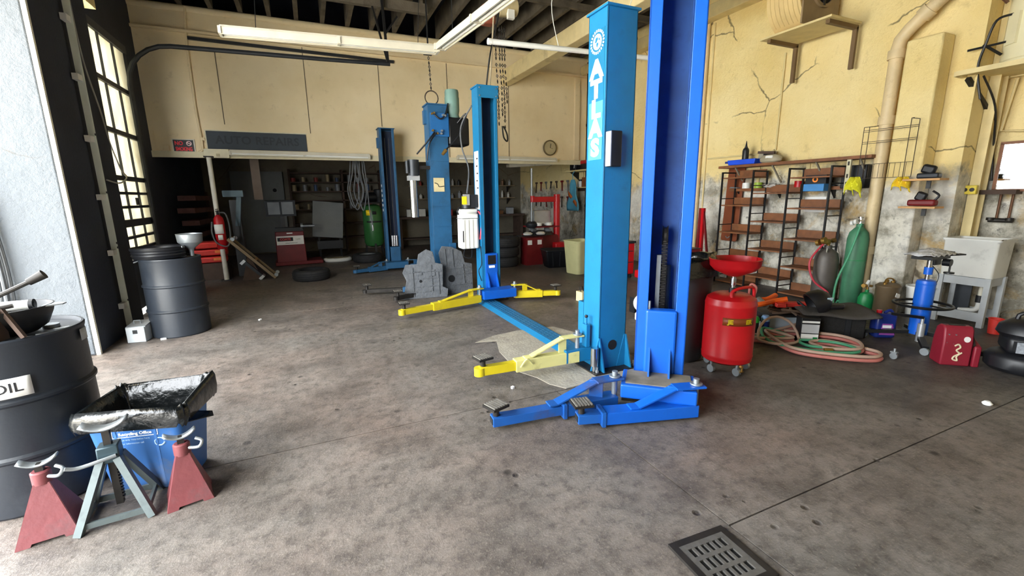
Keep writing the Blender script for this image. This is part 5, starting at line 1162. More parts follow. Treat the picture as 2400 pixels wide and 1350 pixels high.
for p in ((-.08, 0, .42), (.02, .03, .44), (.09, 0, .42)): MB().cyl((p[0], p[1], p[2] - .04), p, .02, n=10).build('fitting', BRASS, t)
MB().tube([(-.1, 0, .41), (-.04, 0, .46), (.06, 0, .45), (.12, 0, .42)], .01, 7, smooth=4).build('bail', BRASS, t); MB().box((-.03, -.123, .27), (.09, .004, .05), (0, .3, 0)).build('label', WHITEPAPER, t, smooth=0)
t = thing('white_bucket', 'white plastic bucket behind the brown pressure pot', 'bucket', (6.58, 2.69, 0)); MB().lathe([(0, 0), (.1, 0), (.13, .36), (.138, .36), (.138, .38), (.125, .38), (.1, .02), (0, .015)], n=24).build('pail', WHITEP, t); MB().tube([(-.13, 0, .36), (-.1, -.1, .3), (.1, -.1, .3), (.13, 0, .36)], .004, 5, smooth=4).build('bail', STEEL, t)
# sink
t = thing('utility_sink', 'white utility sink on a grey metal stand at the right edge', 'sink', (6.8, 2.34, 0), R(0))
tb_ = MB(); loft(tb_, [[(x, y, z) for x, y in rrect(w, d, .03)] for z, w, d in ((.55, .36, .44), (.93, .38, .46), (.95, .41, .49), (.97, .41, .49), (.97, .35, .43), (.93, .34, .42), (.6, .3, .38))]); tb_.prism(rrect(.3, .38, .03), .004, c=(0, 0, .6)); tb_.prism(rrect(.36, .44, .03), .004, c=(0, 0, .55))
lab(tb_.build('basin', SINKW, t), 'white plastic basin')
for x in (-.17, .17):
    for y in (-.2, .2): MB().box((x, y, .275), (.05, .05, .55)).build('leg', SINKG, t, smooth=0)
for y in (-.196, .196): MB().box((0, y, .5), (.3, .02, .09)).build('apron', SINKG, t, smooth=0)
for x in (-.18, .18):
    MB().box((x * .93, 0, .5), (.02, .36, .09)).build('apron', SINKG, t, smooth=0)
    MB().box((x * .93, 0, .11), (.02, .36, .1)).build('foot_rail', SINKG, t, smooth=0)
MB().box((.1, .08, .3), (.03, .14, .5)).build('splash_panel', GUNGREY, t, smooth=0)
MB().cyl((.0, -.1, .3), (.0, -.1, .56), .022, n=12).build('drain_pipe', mat('cream_pipe', '#d9d3c0', .4), t); MB().cyl((0, -.1, .25), (0, -.1, .33), .034, n=12).build('coupling', BLACKP, t)
MB().tube([(0, -.1, .27), (0, -.1, .2), (0, -.07, .155), (0, .0, .14), (0, .06, .13)], .026, 10, smooth=4).build('trap_elbow', WHITEP, t)
MB().tube([(-.18, -.22, .96), (-.19, -.25, .975), (-.12, -.25, .975), (-.12, -.22, .96)], .006, 6).build('clip', CHROME, t)
# mirror, outlet box, wall sheets near the sink
t = thing('wall_mirror', 'bright mirror in a brown frame hung above the sink', 'mirror', (7.24, 2.3, 1.5), 0, rot=(0, 0, R(1.6))); MB().box((0, .02, .25), (.012, .24, .5)).build('glass', MIRROR, t, smooth=0)
MB().box((.0, -.12, .25), (.03, .04, .52)).box((0, .155, .25), (.03, .03, .52)).box((0, .02, -.01), (.03, .3, .03)).box((0, .02, .51), (.03, .3, .03)).build('frame', WOODB, t, smooth=0)
t = thing('outlet_box', 'yellow outlet box on the cream steel column', 'outlet', (6.98, 2.57, 1.46)); MB().box((0, 0, .04), (.05, .13, .1)).build('box', YELP, t, bevel=.006)
for y in (-.03, .03): MB().cyl((-.025, y, .04), (-.032, y, .04), .022, n=12).build('socket', GREASE, t)
tag(MB().box((7.22, 2.42, 1.47), (.16, .36, .05)).build('ledge_board', WOODD, None, smooth=0), 'dark ledge board on the recess wall below the mirror', 'ledge')
t = thing('tap_pipes', 'pair of tap stubs with a valve on the recess wall above the sink', 'tap', (7.28, 2.35, 1.15))
for y in (-.05, .05): MB().cyl((0, y, 0), (0, y, .3), .012, n=8).build('supply_pipe', mat('dark_copper', '#6a4a34', .5, .5), t)
MB().cyl((-.04, -.1, 0), (-.04, .1, 0), .025, n=10).cyl((-.06, -.08, 0), (-.06, -.08, .03), .035, n=10).cyl((-.06, .08, 0), (-.06, .08, .03), .035, n=10).build('valve_body', GREASE, t)
# small shelves on the pilaster with power tools
for z, lb, m__ in ((1.62, 'small pale wooden shelf on the pilaster holding a black sander', WOODL), (1.31, 'lower small wooden shelf on the pilaster holding a red grinder', WOODL)):
    t = thing('bracket_shelf', lb, 'shelf', (6.4, 2.75, z)); MB().box((0, 0, 0), (.2, .34, .022)).build('board', m__, t, smooth=0); MB().box((.09, .0, -.05), (.02, .04, .1)).build('bracket', BLACKM, t, smooth=0)
t = thing('sander', 'black power sander on the upper small shelf', 'power tool', (6.4, 2.72, 1.632)); MB().box((0, 0, .03), (.1, .2, .06)).build('base', GUNGREY, t, bevel=.015); MB().box((0, .01, .1), (.07, .13, .1), (.3, 0, 0)).build('grip', BLACKP, t, bevel=.025)
t = thing('angle_grinder', 'red power tool on the lower small shelf', 'power tool', (6.4, 2.74, 1.322)); MB().box((0, .0, .04), (.1, .26, .07)).build('body', REDD, t, bevel=.02); MB().box((0, .02, .11), (.06, .1, .1), (.4, 0, 0)).build('motor', BLACKP, t, bevel=.02); MB().tube([(0, -.1, .06), (.0, -.14, .12), (0, -.08, .17)], .012, 7, smooth=4).build('handle', BLACKP, t)
# wire basket rack and cloths
t = thing('wire_rack', 'rusty wire display rack hung over the tan wall pipe', 'wire rack', (6.42, 3.2, 1.66))
w = MB()
for y, z0, z1 in ((.26, 0, .62), (.2, 0, .62), (-.22, 0, .66), (-.3, 0, .64)): w.tube([(0, y, z0), (0, y, z1)], .004, 5)
for z in (.0, .17, .42, .44, .56, .58): w.tube([(0, .26, z), (0, -.3, z)], .003, 5)
for k in range(9): w.tube([(-.01, .2 - k * .055, 0), (-.01, .2 - k * .055, .17)], .0025, 5)
w.tube([(0, -.22, .66), (0, -.3, .64)], .004, 5); w.tube([(0, .26, .62), (0, .2, .62)], .004, 5)
w.build('wire_grid', WIRE, t)
MB().tube([(0, .2, .62), (.2, .18, .64)], .004, 5).tube([(0, -.22, .66), (.14, -.2, .68)], .004, 5).build('hook', WIRE, t)
def cloth(name, label, loc, m__, w_, h_):
    t = thing(name, label, 'cloth', loc)
    for k, s in enumerate((-1, 1)):
        MB().grid(lambda u, v: (.03 * math.sin(8 * u + 5 * v + k), s * .03 + (u - .5) * w_ * (.35 + .65 * v) + s * .02 * v, -v * h_ * (.8 + .2 * math.cos(4 * u + k))), 8, 8).build('fold', m__, t, solid=.008)
cloth('work_glove', 'yellow green cloth draped on the left foot of the wire rack', (6.36, 3.46, 1.68), YELCLOTH, .14, .26)
cloth('yellow_rag', 'yellow cloth hanging from the right foot of the wire rack', (6.38, 2.96, 1.66), YELGLOVE, .12, .18)
# tan downpipe
t = thing('downpipe', 'tan painted downpipe running up the right wall and bending toward the corner', 'pipe', (6.6, 3.32, 0))
MB().tube([(0, 0, 0), (0, 0, 1.5), (0, 0, 3.14), (0, -.02, 3.26), (0, -.1, 3.36), (0, -.2, 3.45), (0, -.7, 3.88)], .07, 18).build('pipe', TANPIPE, t)
for z in (.75, 2.35, 3.1): MB().cyl((0, 0, z - .05), (0, 0, z + .05), .088, n=18).build('collar', TANPIPE, t)
MB().cyl((0, -.2, 3.45), (0, -.27, 3.51), .086, n=18).build('collar', TANPIPE, t)
# thin conduits on the right wall
for i, (pts, lb) in enumerate((([(6.73, 6.15, 2.12), (6.73, 4.9, 2.12), (6.73, 4.86, 2.16)], 'thin conduit running level on the right wall above the blue tray'), ([(6.73, 4.84, 2.15), (6.73, 4.84, 3.55)], 'thin conduit dropping from the blower to the level conduit'), ([(6.73, 6.2, .9), (6.73, 6.2, 4.4)], 'thin vertical conduit right of the royal blue column'))):
    tag(MB().tube(pts, .014, 7).build('conduit', CREAMSTEEL), lb, 'conduit')
t = thing('vertical_pipe', 'brown vertical pipe on the right wall just right of the royal blue column', 'pipe', (6.7, 6.32, 0)); MB().cyl((0, 0, 0), (0, 0, 4.4), .04, n=12).build('shaft', TANPIPE, t); MB().cyl((0, 0, 1.6), (0, 0, 1.66), .05, n=12).build('collar', TANPIPE, t)
# blower on its bracket shelf
t = thing('blower', 'large cream centrifugal blower with an open dark inlet mounted on a wall bracket', 'blower', (6.3, 4.12, 3.62))
sp = []
for k in range(30):
    a = R(-90 + k * 12); r = .36 + .09 * k / 30; sp.append((r * math.cos(a), .42 + r * math.sin(a)))
rotb = Matrix.Rotation(R(90), 3, 'Z')
MB().prism(sp, .45, M_XZ, (0, .45, 0)).build('scroll_housing', mat('ribbed_cream_metal', '#d6bd84', .5, var=.08, dirt=.1), t)
MB().prism([(-.36, -.0), (.36, 0), (.36, .9), (-.36, .9)], .02, M_XZ, (0, -.0, 0)).build('side_plate', mat('brown_grey_plate', '#8a7658', .6, var=.15), t, smooth=0)
MB().cyl((0, -.022, .46), (0, -.03, .46), .22, n=28).build('inlet', mat('hole_black', '#0b0d10', .9), t)
MB().lathe([(.2, 0), (.24, 0), (.24, .03), (.2, .03), (.2, 0)], (0, -.02, .46), 28, Matrix.Rotation(R(90), 3, 'X')).build('inlet_ring', mat('brown_grey_plate', '#8a7658', .6), t)
for k in range(7): MB().tube([((.375 + .075 * max(0, (i * 12) / 360)) * math.cos(R(-90 + i * 12)), .04 + k * .06, .42 + (.375 + .075 * (i * 12) / 360) * math.sin(R(-90 + i * 12))) for i in range(28)], .006, 5).build('housing_rib', mat('ribbed_cream_metal', '#d6bd84', .5), t)
MB().cyl((0, -.06, .46), (0, -.02, .46), .03, n=10).bar((0, -.05, .24), (0, -.05, .68), .03, .02).build('shaft_spider', GREASE, t, smooth=0)
MB().box((0, .12, -.02), (.62, .95, .025)).build('platform', CREAMSTEEL, t, smooth=0)
for y in (-.28, .5): MB().box((.05, y, -.055), (.6, .05, .05)).box((.33, y, -.3), (.04, .05, .5)).build('bracket', mat('brown_angle_iron', '#6b5436', .6), t, smooth=0)
MB().box((-.05, .3, .9), (.5, .3, .2)).build('top_duct', GREASE, t, bevel=.04)
# water heater on a platform
t = thing('heater_platform', 'cream steel angle platform carrying the water heater', 'platform', (6.98, 2.25, 2.74))
for a, b_ in (((-.4, .46, 0), (-.4, -.9, 0)), ((-.4, .46, 0), (.28, .46, 0)), ((.28, .46, 0), (.28, -.9, 0)), ((-.4, -.9, 0), (.28, -.9, 0))): MB().bar(a, b_, .05, .05).build('angle_bar', CREAMSTEEL, t, smooth=0)
MB().box((-.05, -.2, .0), (.6, 1.2, .02)).build('deck', CREAMSTEEL, t, smooth=0); MB().bar((-.3, .4, -.05), (.25, .3, -.5), .04, .04).build('strut', GREASE, t, smooth=0)
t = thing('water_heater', 'cream water heater tank at the upper right edge', 'water heater', (7.0, 2.26, 2.77))
MB().lathe([(0, 0), (.25, 0), (.25, .05), (.26, .06), (.26, 1.2), (.2, 1.25), (0, 1.27)], n=36).build('tank', HEATER, t)
MB().box((-.22, .14, .35), (.03, .12, .3), (0, 0, -.6)).build('access_panel', HEATER, t, smooth=0)
MB().tube([(-.2, .17, .5), (-.3, .25, .45), (-.3, .3, .25), (-.25, .35, .02), (-.2, .3, -.3)], .012, 7, smooth=5).build('power_cable', BLACKP, t)
MB().tube([(-.2, .16, 1.0), (-.26, .24, .98), (-.27, .28, .7), (-.22, .22, .62)], .016, 8).build('relief_pipe', mat('dark_copper', '#6a4a34', .5, .5), t)
for a, b_ in (((-.36, .42, .2), (-.2, .18, .24)), ((-.3, .32, .24), (-.2, .2, .12))): MB().bar(a, b_, .02, .02).build('drain_valve', BLACKM, t, smooth=0)
tag(MB().tube([(7.25, 2.45, 2.7), (7.25, 2.5, 2.15), (7.25, 2.3, 2.13), (7.25, 1.8, 2.12)], .014, 8).build('supply_pipe', CREAMSTEEL), 'cream pipe with an elbow on the recess wall below the heater', 'pipe')
tag(MB().tube([(7.25, 2.22, 2.9), (7.25, 2.28, 1.95)], .018, 8).build('supply_pipe', CREAMSTEEL), 'straight cream pipe dropping to the mirror', 'pipe')
tag(MB().tube([(6.75, 2.55, 2.7), (7.0, 2.5, 2.4), (7.2, 2.52, 2.0), (7.26, 2.5, 1.6)], .01, 7, smooth=6).build('loose_cable', GREASE), 'loose dark cable drooping from the heater platform', 'cable')
# ---------------- welding clutter on the floor
t = thing('welding_cable_box', 'low grey metal box full of cables under the red clamp case', 'box', (4.66, 3.03, 0), R(-30))
MB().box((0, 0, .1), (.5, .3, .2)).build('case', GUNGREY, t, bevel=.01); MB().box((-.02, -.153, .12), (.42, .006, .14)).build('front_plate', mat('pale_grey_plate', '#a8b4bd', .5, var=.15), t, smooth=0)
tag(MB().tube([(4.72 + .2 * math.cos(a * 1.7) + .05 * math.sin(a * 3), 2.98 + .14 * math.sin(a * 1.3), .24 + .03 * math.sin(a * 2.2)) for a in [k * .35 for k in range(60)]], .014, 7).build('cable_tangle', mat('brown_rubber_cable', '#5e4a3a', .6)), 'tangle of brown cables on the low grey box', 'cable')
t = thing('clamp_case', 'red plastic case lying open on the cable tangle', 'case', (4.72, 3.0, .3), R(-35)); MB().box((0, 0, .0), (.34, .1, .05)).build('shell', REDPLASTIC, t, bevel=.01); MB().box((-.15, -.03, .0), (.1, .14, .045)).build('end_block', REDPLASTIC, t, bevel=.01)
t = thing('orange_clamp', 'bright orange spring clamp left of the red case', 'clamp', (4.5, 3.18, .28), R(-20))
for s in (-1, 1): MB().tube([(-.12, s * .02, 0), (-.04, s * .05, .02), (.04, s * .03, .03), (.12, s * .06, .05)], .018, 8, smooth=4).build('jaw', ORANGE, t)
MB().cyl((-.02, -.04, .01), (-.02, .04, .03), .02, n=10).build('spring', STEEL, t); t.scale = (1.6, 1.6, 1.6)
t = thing('red_clamp', 'small red clamp handle right of the cable tangle', 'clamp', (4.98, 2.86, .2), R(-10)); MB().tube([(-.08, 0, 0), (0, .01, .015), (.08, 0, .0)], .02, 8, smooth=4).build('jaw', REDPLASTIC, t); MB().cyl((-.02, -.02, 0), (-.02, .02, 0), .014, n=8).build('pivot', STEEL, t)
for i, (x, y, h, m__, m2, lb) in enumerate(((4.24, 3.08, .14, BLACKP, RUBBERGREEN, 'black spray can with a bright green cap on the floor'), (4.35, 3.04, .15, JUGBLUE, mat('pale_blue_cap', '#8fb6e8', .5), 'blue bottle beside the green capped can'), (4.4, 3.16, .12, WHITEP, BLACKP, 'white can behind the blue bottle on the floor'))):
    t = thing('spray_can', lb, 'can', (x, y, 0)); MB().cyl((0, 0, 0), (0, 0, h), .04, n=16).build('body', m__, t); MB().lathe([(.042, 0), (.042, .04), (.03, .06), (0, .062)], (0, 0, h), 16).build('cap', m2, t)
t = thing('white_text_box', 'black box with white text labels in front of the dark mat', 'box', (4.52, 2.7, 0), R(-38)); MB().box((0, 0, .13), (.17, .14, .26)).build('carton', BLACKP, t, bevel=.004)
for z, h in ((.22, .02), (.15, .09), (.07, .05), (.03, .02)): MB().box((0, -.073, z), (.155, .004, h)).build('label', WHITEPAPER if h != .09 else mat('grey_print', '#c4c6c8', .6), t, smooth=0)
MB().box((.05, -.076, .045), (.04, .003, .04)).build('green_mark', GREENK, t, smooth=0)
# boxy dark toolbag with a mat over it and a welding helmet
t = thing('mat_covered_box', 'low dark box covered with a thick black rubber mat', 'box', (5.0, 2.8, 0), R(-36))
MB().box((0, 0, .13), (.54, .45, .26)).build('box_body', CLOTHBK, t, bevel=.02)
MB().grid(lambda u, v: ((u - .5) * .7, (v - .5) * .64, .28 + .015 * math.sin(7 * u) - .03 * abs(2 * v - 1) ** 3), 14, 10).build('mat', mat('dark_rubber_mat', '#4a4642', .85, var=.15, bump=.3, bscale=60), t, solid=.015)
for x in (-.2, .1): MB().box((x, -.232, .13), (.05, .01, .24)).build('strap', GUNGREY, t, smooth=0)
t = thing('welding_helmet', 'black welding helmet with a pale blue lens lying on the dark mat', 'helmet', (4.7, 2.78, .315), R(-30))
MB().lathe([(0, .16), (.06, .15), (.11, .1), (.13, .02), (.125, -.02), (.11, -.02), (.1, .08), (.05, .13), (0, .14)], (0, 0, .03), 24, Matrix.Rotation(R(60), 3, 'Y'), 1, .8).build('shell', BLACKP, t)
MB().prism([(0, -.07), (.2, -.05), (.24, 0), (.2, .05), (0, .07)], .05, c=(.05, 0, -.01)).build('chin_guard', BLACKP, t, bevel=.02)
MB().box((.1, -.065, .08), (.07, .008, .07), (R(20), 0, R(20))).build('lens', LABELBLUE, t, bevel=.003)
MB().tube([(-.1, -.05, .02), (-.14, 0, .06), (-.1, .05, .02)], .01, 6, smooth=4).build('head_strap', GUNGREY, t)
t.scale = (1.1, 1.1, 1.1)
# twin welding hoses coiled on the floor
t = thing('twin_hose_coil', 'coiled red and green twin welding hose spread over the floor', 'hose', (0, 0, 0))
P1 = [(5.0, 3.0, .25), (4.7, 2.85, .12), (4.2, 2.95, .02), (4.0, 3.0, .02), (4.05, 2.85, .02), (4.35, 2.72, .02), (4.25, 2.95, .05), (4.12, 2.75, .03), (4.05, 2.5, .02), (4.2, 2.25, .02), (4.45, 2.05, .02), (4.62, 2.1, .02), (4.6, 2.3, .02), (4.5, 2.5, .03), (4.35, 2.55, .02), (4.3, 2.35, .03), (4.5, 2.2, .04), (4.68, 2.3, .05), (4.72, 2.5, .05), (4.55, 2.72, .05), (4.4, 2.85, .05)]
P2 = [(5.05, 3.05, .2), (4.75, 3.0, .12), (4.25, 3.08, .04), (4.05, 3.08, .04), (4.1, 2.92, .04), (4.4, 2.8, .04), (4.28, 3.0, .09), (4.1, 2.85, .05), (4.08, 2.6, .04), (4.3, 2.3, .04), (4.5, 2.2, .05), (4.55, 2.4, .06), (4.35, 2.65, .05), (4.25, 2.5, .05), (4.4, 2.3, .06)]
MB().tube(P1, .016, 8, smooth=12).build('hose_line', PINKHOSE, t); MB().tube([(x + .012, y + .012, z + .03) for x, y, z in P1], .015, 8, smooth=12).build('hose_line', TANHOSE, t)
MB().tube(P2, .014, 8, smooth=12).build('hose_line', GREENHOSE, t)
MB().tube([(4.2 + .2 * math.cos(a) * 1.1, 2.78 + .2 * math.sin(a) * .8, .05 + .18 * max(0, math.sin(a + .6))) for a in [k * .314 for k in range(20)]], .013, 8, closed=True).build('hose_loop', TANHOSE, t)
MB().cyl((4.24, 2.36, .06), (4.3, 2.32, .06), .014, n=10).build('coupling', BRASS, t)
# transmission jack
t = thing('transmission_jack', 'blue transmission jack with a ring handle and film wrapped saddle', 'jack', (5.42, 2.18, 0))
MB().cyl((0, 0, .1), (0, 0, .6), .075, n=26).lathe([(.075, .6), (.078, .61), (.07, .64), (.04, .65), (0, .65)], n=26).build('cylinder', JACKBLUE, t)
MB().cyl((0, 0, .64), (0, 0, .72), .02, n=12).build('ram', CHROME, t); MB().cyl((0, 0, .7), (0, 0, .77), .035, n=14).build('ram_collar', JACKBLUE, t); MB().cyl((0, 0, .77), (0, 0, .85), .022, n=12).build('ram_head', CHROME, t)
MB().tube([(.22 * math.cos(a), .22 * math.sin(a), .4) for a in [2 * math.pi * k / 36 for k in range(36)]], .013, 8, closed=True).build('ring_handle', BLACKM, t)
for a in (.3, 2.4, 4.5): MB().bar((.075 * math.cos(a), .075 * math.sin(a), .4), (.22 * math.cos(a), .22 * math.sin(a), .4), .014, .014).build('ring_spoke', BLACKM, t, smooth=0)
MB().box((0, 0, .87), (.34, .16, .03)).box((.08, 0, .83), (.12, .06, .08)).build('saddle', BLACKM, t, smooth=0)
MB().bar((.1, -.02, .88), (.3, -.12, .89), .06, .012).bar((.1, .02, .88), (.34, -.02, .9), .05, .012).build('saddle_finger', BLACKP, t, smooth=0)
MB().cyl((.14, -.1, .72), (.14, -.1, .8), .008, n=8).cyl((.14, -.1, .71), (.14, -.1, .725), .04, n=10).build('tilt_knob', BLACKM, t)
MB().cyl((.1, -.12, .82), (.1, -.06, .82), .035, n=12).build('tilt_wheel', BLACKM, t)
MB().grid(lambda u, v: ((u - .5) * .46, (v - .5) * .24, .9 + .05 * math.sin(3.14 * u) * math.sin(3.14 * v) + .01 * math.sin(30 * u + 9 * v)), 16, 8).build('film_wrap', FILM, t, solid=.003)
for a in (.6, 2.2, 3.7, 5.2):
    e_ = Vector((.42 * math.cos(a), .42 * math.sin(a), .07)); MB().bar((0, 0, .12), e_, .05, .035).build('base_leg', BLACKM, t, smooth=0)
    MB().cyl(e_ - Vector((.012, 0, .035)), e_ + Vector((.012, 0, -.035)), .035, n=14).cyl(e_, e_ + Vector((0, 0, -.03)), .012, n=8).build('caster', STEEL, t)
MB().cyl((-.14, -.08, .06), (-.14, -.08, .24), .03, n=14).cyl((-.14, -.08, .24), (-.14, -.08, .3), .014, n=10).build('hand_pump', ALU, t); MB().bar((-.14, -.08, .3), (-.4, .05, .34), .03, .025).build('pump_handle', BLACKP, t, smooth=0)
MB().tube([(.02, 0, .8), (.08, -.05, .7), (.06, -.05, .6)], .004, 5, smooth=5).build('wire', BLACKP, t)
t = thing('washer_fluid_jug', 'dark blue jug with a purple label beside the blue jack', 'jug', (5.34, 2.44, 0), R(-35)); MB().box((0, 0, .13), (.19, .13, .26)).build('body', JUGBLUE, t, bevel=.025); MB().prism([(-.06, .04), (.08, .04), (.05, .16), (-.04, .16)], .004, M_XZ, (0, -.066, 0)).build('label', PURPLE, t, smooth=0); MB().box((0, -.071, .13), (.08, .003, .03)).build('label_text', INKW, t, smooth=0); MB().cyl((-.05, 0, .26), (-.05, 0, .29), .025, n=12).build('cap', REDP, t); MB().tube([(.0, 0, .26), (.05, 0, .29), (.09, 0, .24)], .014, 8, smooth=4).build('handle', JUGBLUE, t)
tag(MB().cyl((4.7, 2.03, .03), (4.72, 2.03, .03), .03, n=16).cyl((4.71, 2.03, .03), (4.71, 2.03, .1), .01, n=8).box((4.71, 2.03, .065), (.035, .05, .012)).build('swivel_wheel', STEEL), 'loose bright swivel wheel on the floor left of the red booster', 'wheel')
# red booster pack
t = thing('jump_starter', 'dark red booster pack leaning on its feet with a scrawled white mark', 'jump starter', (5.03, 1.77, 0), R(-42)); t.scale = (.8, .8, .9)
CRIM = mat('crimson_plastic', '#861a2c', .5, var=.08, dirt=.12)
MB().prism([(-.1, 0), (.1, 0), (.11, .04), (.1, .24), (.07, .36), (.02, .39), (-.05, .39), (-.08, .36), (-.1, .24)], .26, Matrix(((0, 0, 1), (1, 0, 0), (0, 1, 0))), (-.13, 0, 0)).build('body', CRIM, t, bevel=.015)
MB().prism([(-.1, 0), (.1, 0), (.1, .24), (.03, .26), (-.1, .2)], .06, Matrix(((0, 0, 1), (1, 0, 0), (0, 1, 0))), (.15, 0, 0)).build('clamp_holster', CRIM, t, bevel=.012)
MB().bar((.14, -.08, .2), (.15, .06, .38), .02, .05).build('clamp_arm', GREASE, t, smooth=0)
MB().box((0, -.02, .385), (.13, .04, .02)).build('handle_slot', GREASE, t, smooth=0)
MB().cyl((.07, -.085, .27), (.07, -.1, .27), .028, n=16).build('dial', WHITEP, t)
e = MB(); e.tube([(-.03, -.104, .2), (.0, -.106, .22), (.02, -.106, .19), (-.01, -.108, .16), (.02, -.108, .13), (-.02, -.108, .1), (-.03, -.108, .07), (.01, -.108, .06), (.0, -.108, .1), (.04, -.108, .14)], .008, 6, smooth=5); e.build('scrawl', mat('cream_marker', '#d8c9a8', .7), t)
for x, z in ((-.09, .31), (-.03, .31), (-.1, .23), (-.04, .22)): MB().cyl((x, -.085 + (.31 - z) * -.12, z), (x, -.1, z), .006, n=8).build('screw', STEEL, t)
t = thing('torque_bar', 'bright chrome bar lying between the red booster and the black compressor', 'bar', (5.3, 1.66, .08), R(-30)); MB().cyl((0, 0, 0), (.26, 0, 0), .018, n=12).build('tube', CHROME, t); MB().cyl((-.02, 0, 0), (.02, 0, 0), .026, n=12).build('ferrule', GUNGREY, t); MB().box((.2, 0, -.045), (.04, .06, .07)).build('rest', BLACKP, t, smooth=0)
# black pancake compressor
t = thing('pancake_compressor', 'black portable compressor with orange and white lettering at the right edge', 'compressor', (5.3, 1.37, 0), R(-60))
MB().lathe([(0, .02), (.24, .02), (.27, .05), (.27, .13), (.25, .16), (.2, .18), (0, .19)], n=30, sy=.8).build('tank', BLACKP, t)
MB().box((0, 0, .25), (.36, .28, .14)).build('shroud', BLACKP, t, bevel=.03); MB().lathe([(.0, .16), (.15, .15), (.22, .1), (.235, .04), (.2, 0), (0, 0)], (0, 0, .3), 28, sy=.75).build('hood', BLACKP, t)
MB().box((-.05, -.145, .24), (.16, .006, .09), (R(-3), 0, 0)).build('spec_plate', mat('grey_spec_plate', '#8f949a', .5, var=.3, scale=40), t, smooth=0)
mt = Matrix.Rotation(R(-12), 3, 'X') @ F_NY
e = MB(); put_text(e, 'CAMP', mt, (.02, -.186, .375)); e.build('lettering', INKW, t, smooth=0)
e = MB(); put_text(e, 'HAUS', mt, (.04, -.185, .335)); e.build('lower_lettering', mat('orange_ink', '#f08a2a', .5), t, smooth=0)
MB().tube([(-.12, 0, .42), (-.1, 0, .5), (.1, 0, .5), (.12, 0, .42)], .016, 8, smooth=4).build('handle', BLACKP, t)
t = thing('red_cup', 'small red plastic cup on the floor beside the sink leg', 'cup', (6.5, 1.98, 0)); MB().lathe([(0, 0), (.05, 0), (.06, .16), (.054, .16), (.045, .01), (0, .01)], n=18).build('cup_body', REDPLASTIC, t); MB().tube([(.06 * math.cos(a), .06 * math.sin(a), .16) for a in [k * .35 for k in range(18)]], .005, 5, closed=True).build('cup_rim', REDPLASTIC, t)
tag(MB().lathe([(0, 0), (.025, .004), (.03, .015), (.015, .03), (0, .03)], (4.25, 1.25, 0), 9).build('litter_scrap', WHITEPAPER), 'crumpled white scrap on the floor in front of the black compressor', 'litter')

# ================================================================== OVERHEAD
FITW = mat('aged_white_fitting', '#cbc6b4', .5, var=.06, dirt=.1, dcol='#9a9078')
def strip_light(label, a, b, w=.13, h=.09, tubes=True, sag=0.):
    a, b = Vector(a), Vector(b); t = thing('strip_light', label, 'light fitting', a, 0, 'strip lights'); d = b - a; dn = d.normalized(); s = Vector((-dn.y, dn.x, 0))
    MB().bar((0, 0, .03), d + Vector((0, 0, .03)), w, .03).bar((0, 0, .05), d + Vector((0, 0, .05)), w * .5, .05).build('housing', FITW, t, smooth=0)
    for k in (-1, 1): MB().bar(s * (k * w * .45), d + s * (k * w * .45) + Vector((0, 0, 0)), .012, .06).build('reflector', FITW, t, smooth=0)
    for k in (-1, 1): MB().cyl(s * (k * .03) + dn * .03, d + s * (k * .03) - dn * .03, .016, n=10).build('tube', TUBEW, t)
    for p in (Vector((0, 0, 0)), d * .5, d): MB().box(p + Vector((0, 0, .012)), (.03 + abs(s.x) * w, .03 + abs(s.y) * w, .075)).build('end_cap', FITW, t, smooth=0)
    return t
t = strip_light('long white strip light hung level in front of the header wall', (-.72, 6.2, 3.32), (1.74, 6.2, 3.4))
for x in (.35, 2.2): MB().cyl((x, 0, .06), (x + .1, 0, 1.5), .004, n=5).build('hanging_wire', BLACKM, t)
t = strip_light('white strip light running from the level one toward the camera', (1.76, 6.12, 3.42), (1.9, 3.7, 3.3))
for y in (-.4, -2.0): MB().cyl((.05, y, .06), (.05, y, 1.5), .004, n=5).build('hanging_wire', BLACKM, t)
t = thing('bare_tube_light', 'single bare white tube light hung left of the lettered column', 'light fitting', (2.0, 5.0, 3.2)); MB().cyl((0, 0, 0), (2.44, 0, .07), .03, n=12).build('tube', TUBEW, t); MB().cyl((-.01, 0, 0), (.03, 0, 0), .034, n=12).build('end_cap', WHITEP, t)
for x in (.9, 2.0): MB().tube([(x, 0, .04), (x - .1, 0, .5), (x + .05, 0, 1.0), (x, 0, 1.5)], .005, 5, smooth=5).build('hanging_wire', WHITEP, t)
strip_light('twin tube strip light along the header bottom under the dark sign', (-1.28, 10.09, 2.36), (1.25, 10.09, 2.34), .07)
strip_light('twin tube strip light along the header bottom under the wall clock', (3.2, 10.09, 2.37), (5.8, 10.09, 2.36), .07)
strip_light('dusty strip light under the annex ceiling, left one', (4.2, 11.6, 2.42), (5.5, 11.4, 2.42), .12); strip_light('dusty strip light under the annex ceiling, right one', (5.3, 11.9, 2.34), (6.5, 10.9, 2.38), .14)
t = thing('junction_box', 'cream junction box at the left end of the strip light under the dark sign', 'junction box', (-1.5, 10.12, 2.36)); MB().box((0, 0, 0), (.4, .08, .16)).build('box', mat('cream_box_paint', '#e0d9bc', .5), t, bevel=.004); MB().box((.02, -.042, -.03), (.06, .004, .05)).build('label', mat('faded_label', '#b8ad8c', .7), t, smooth=0)
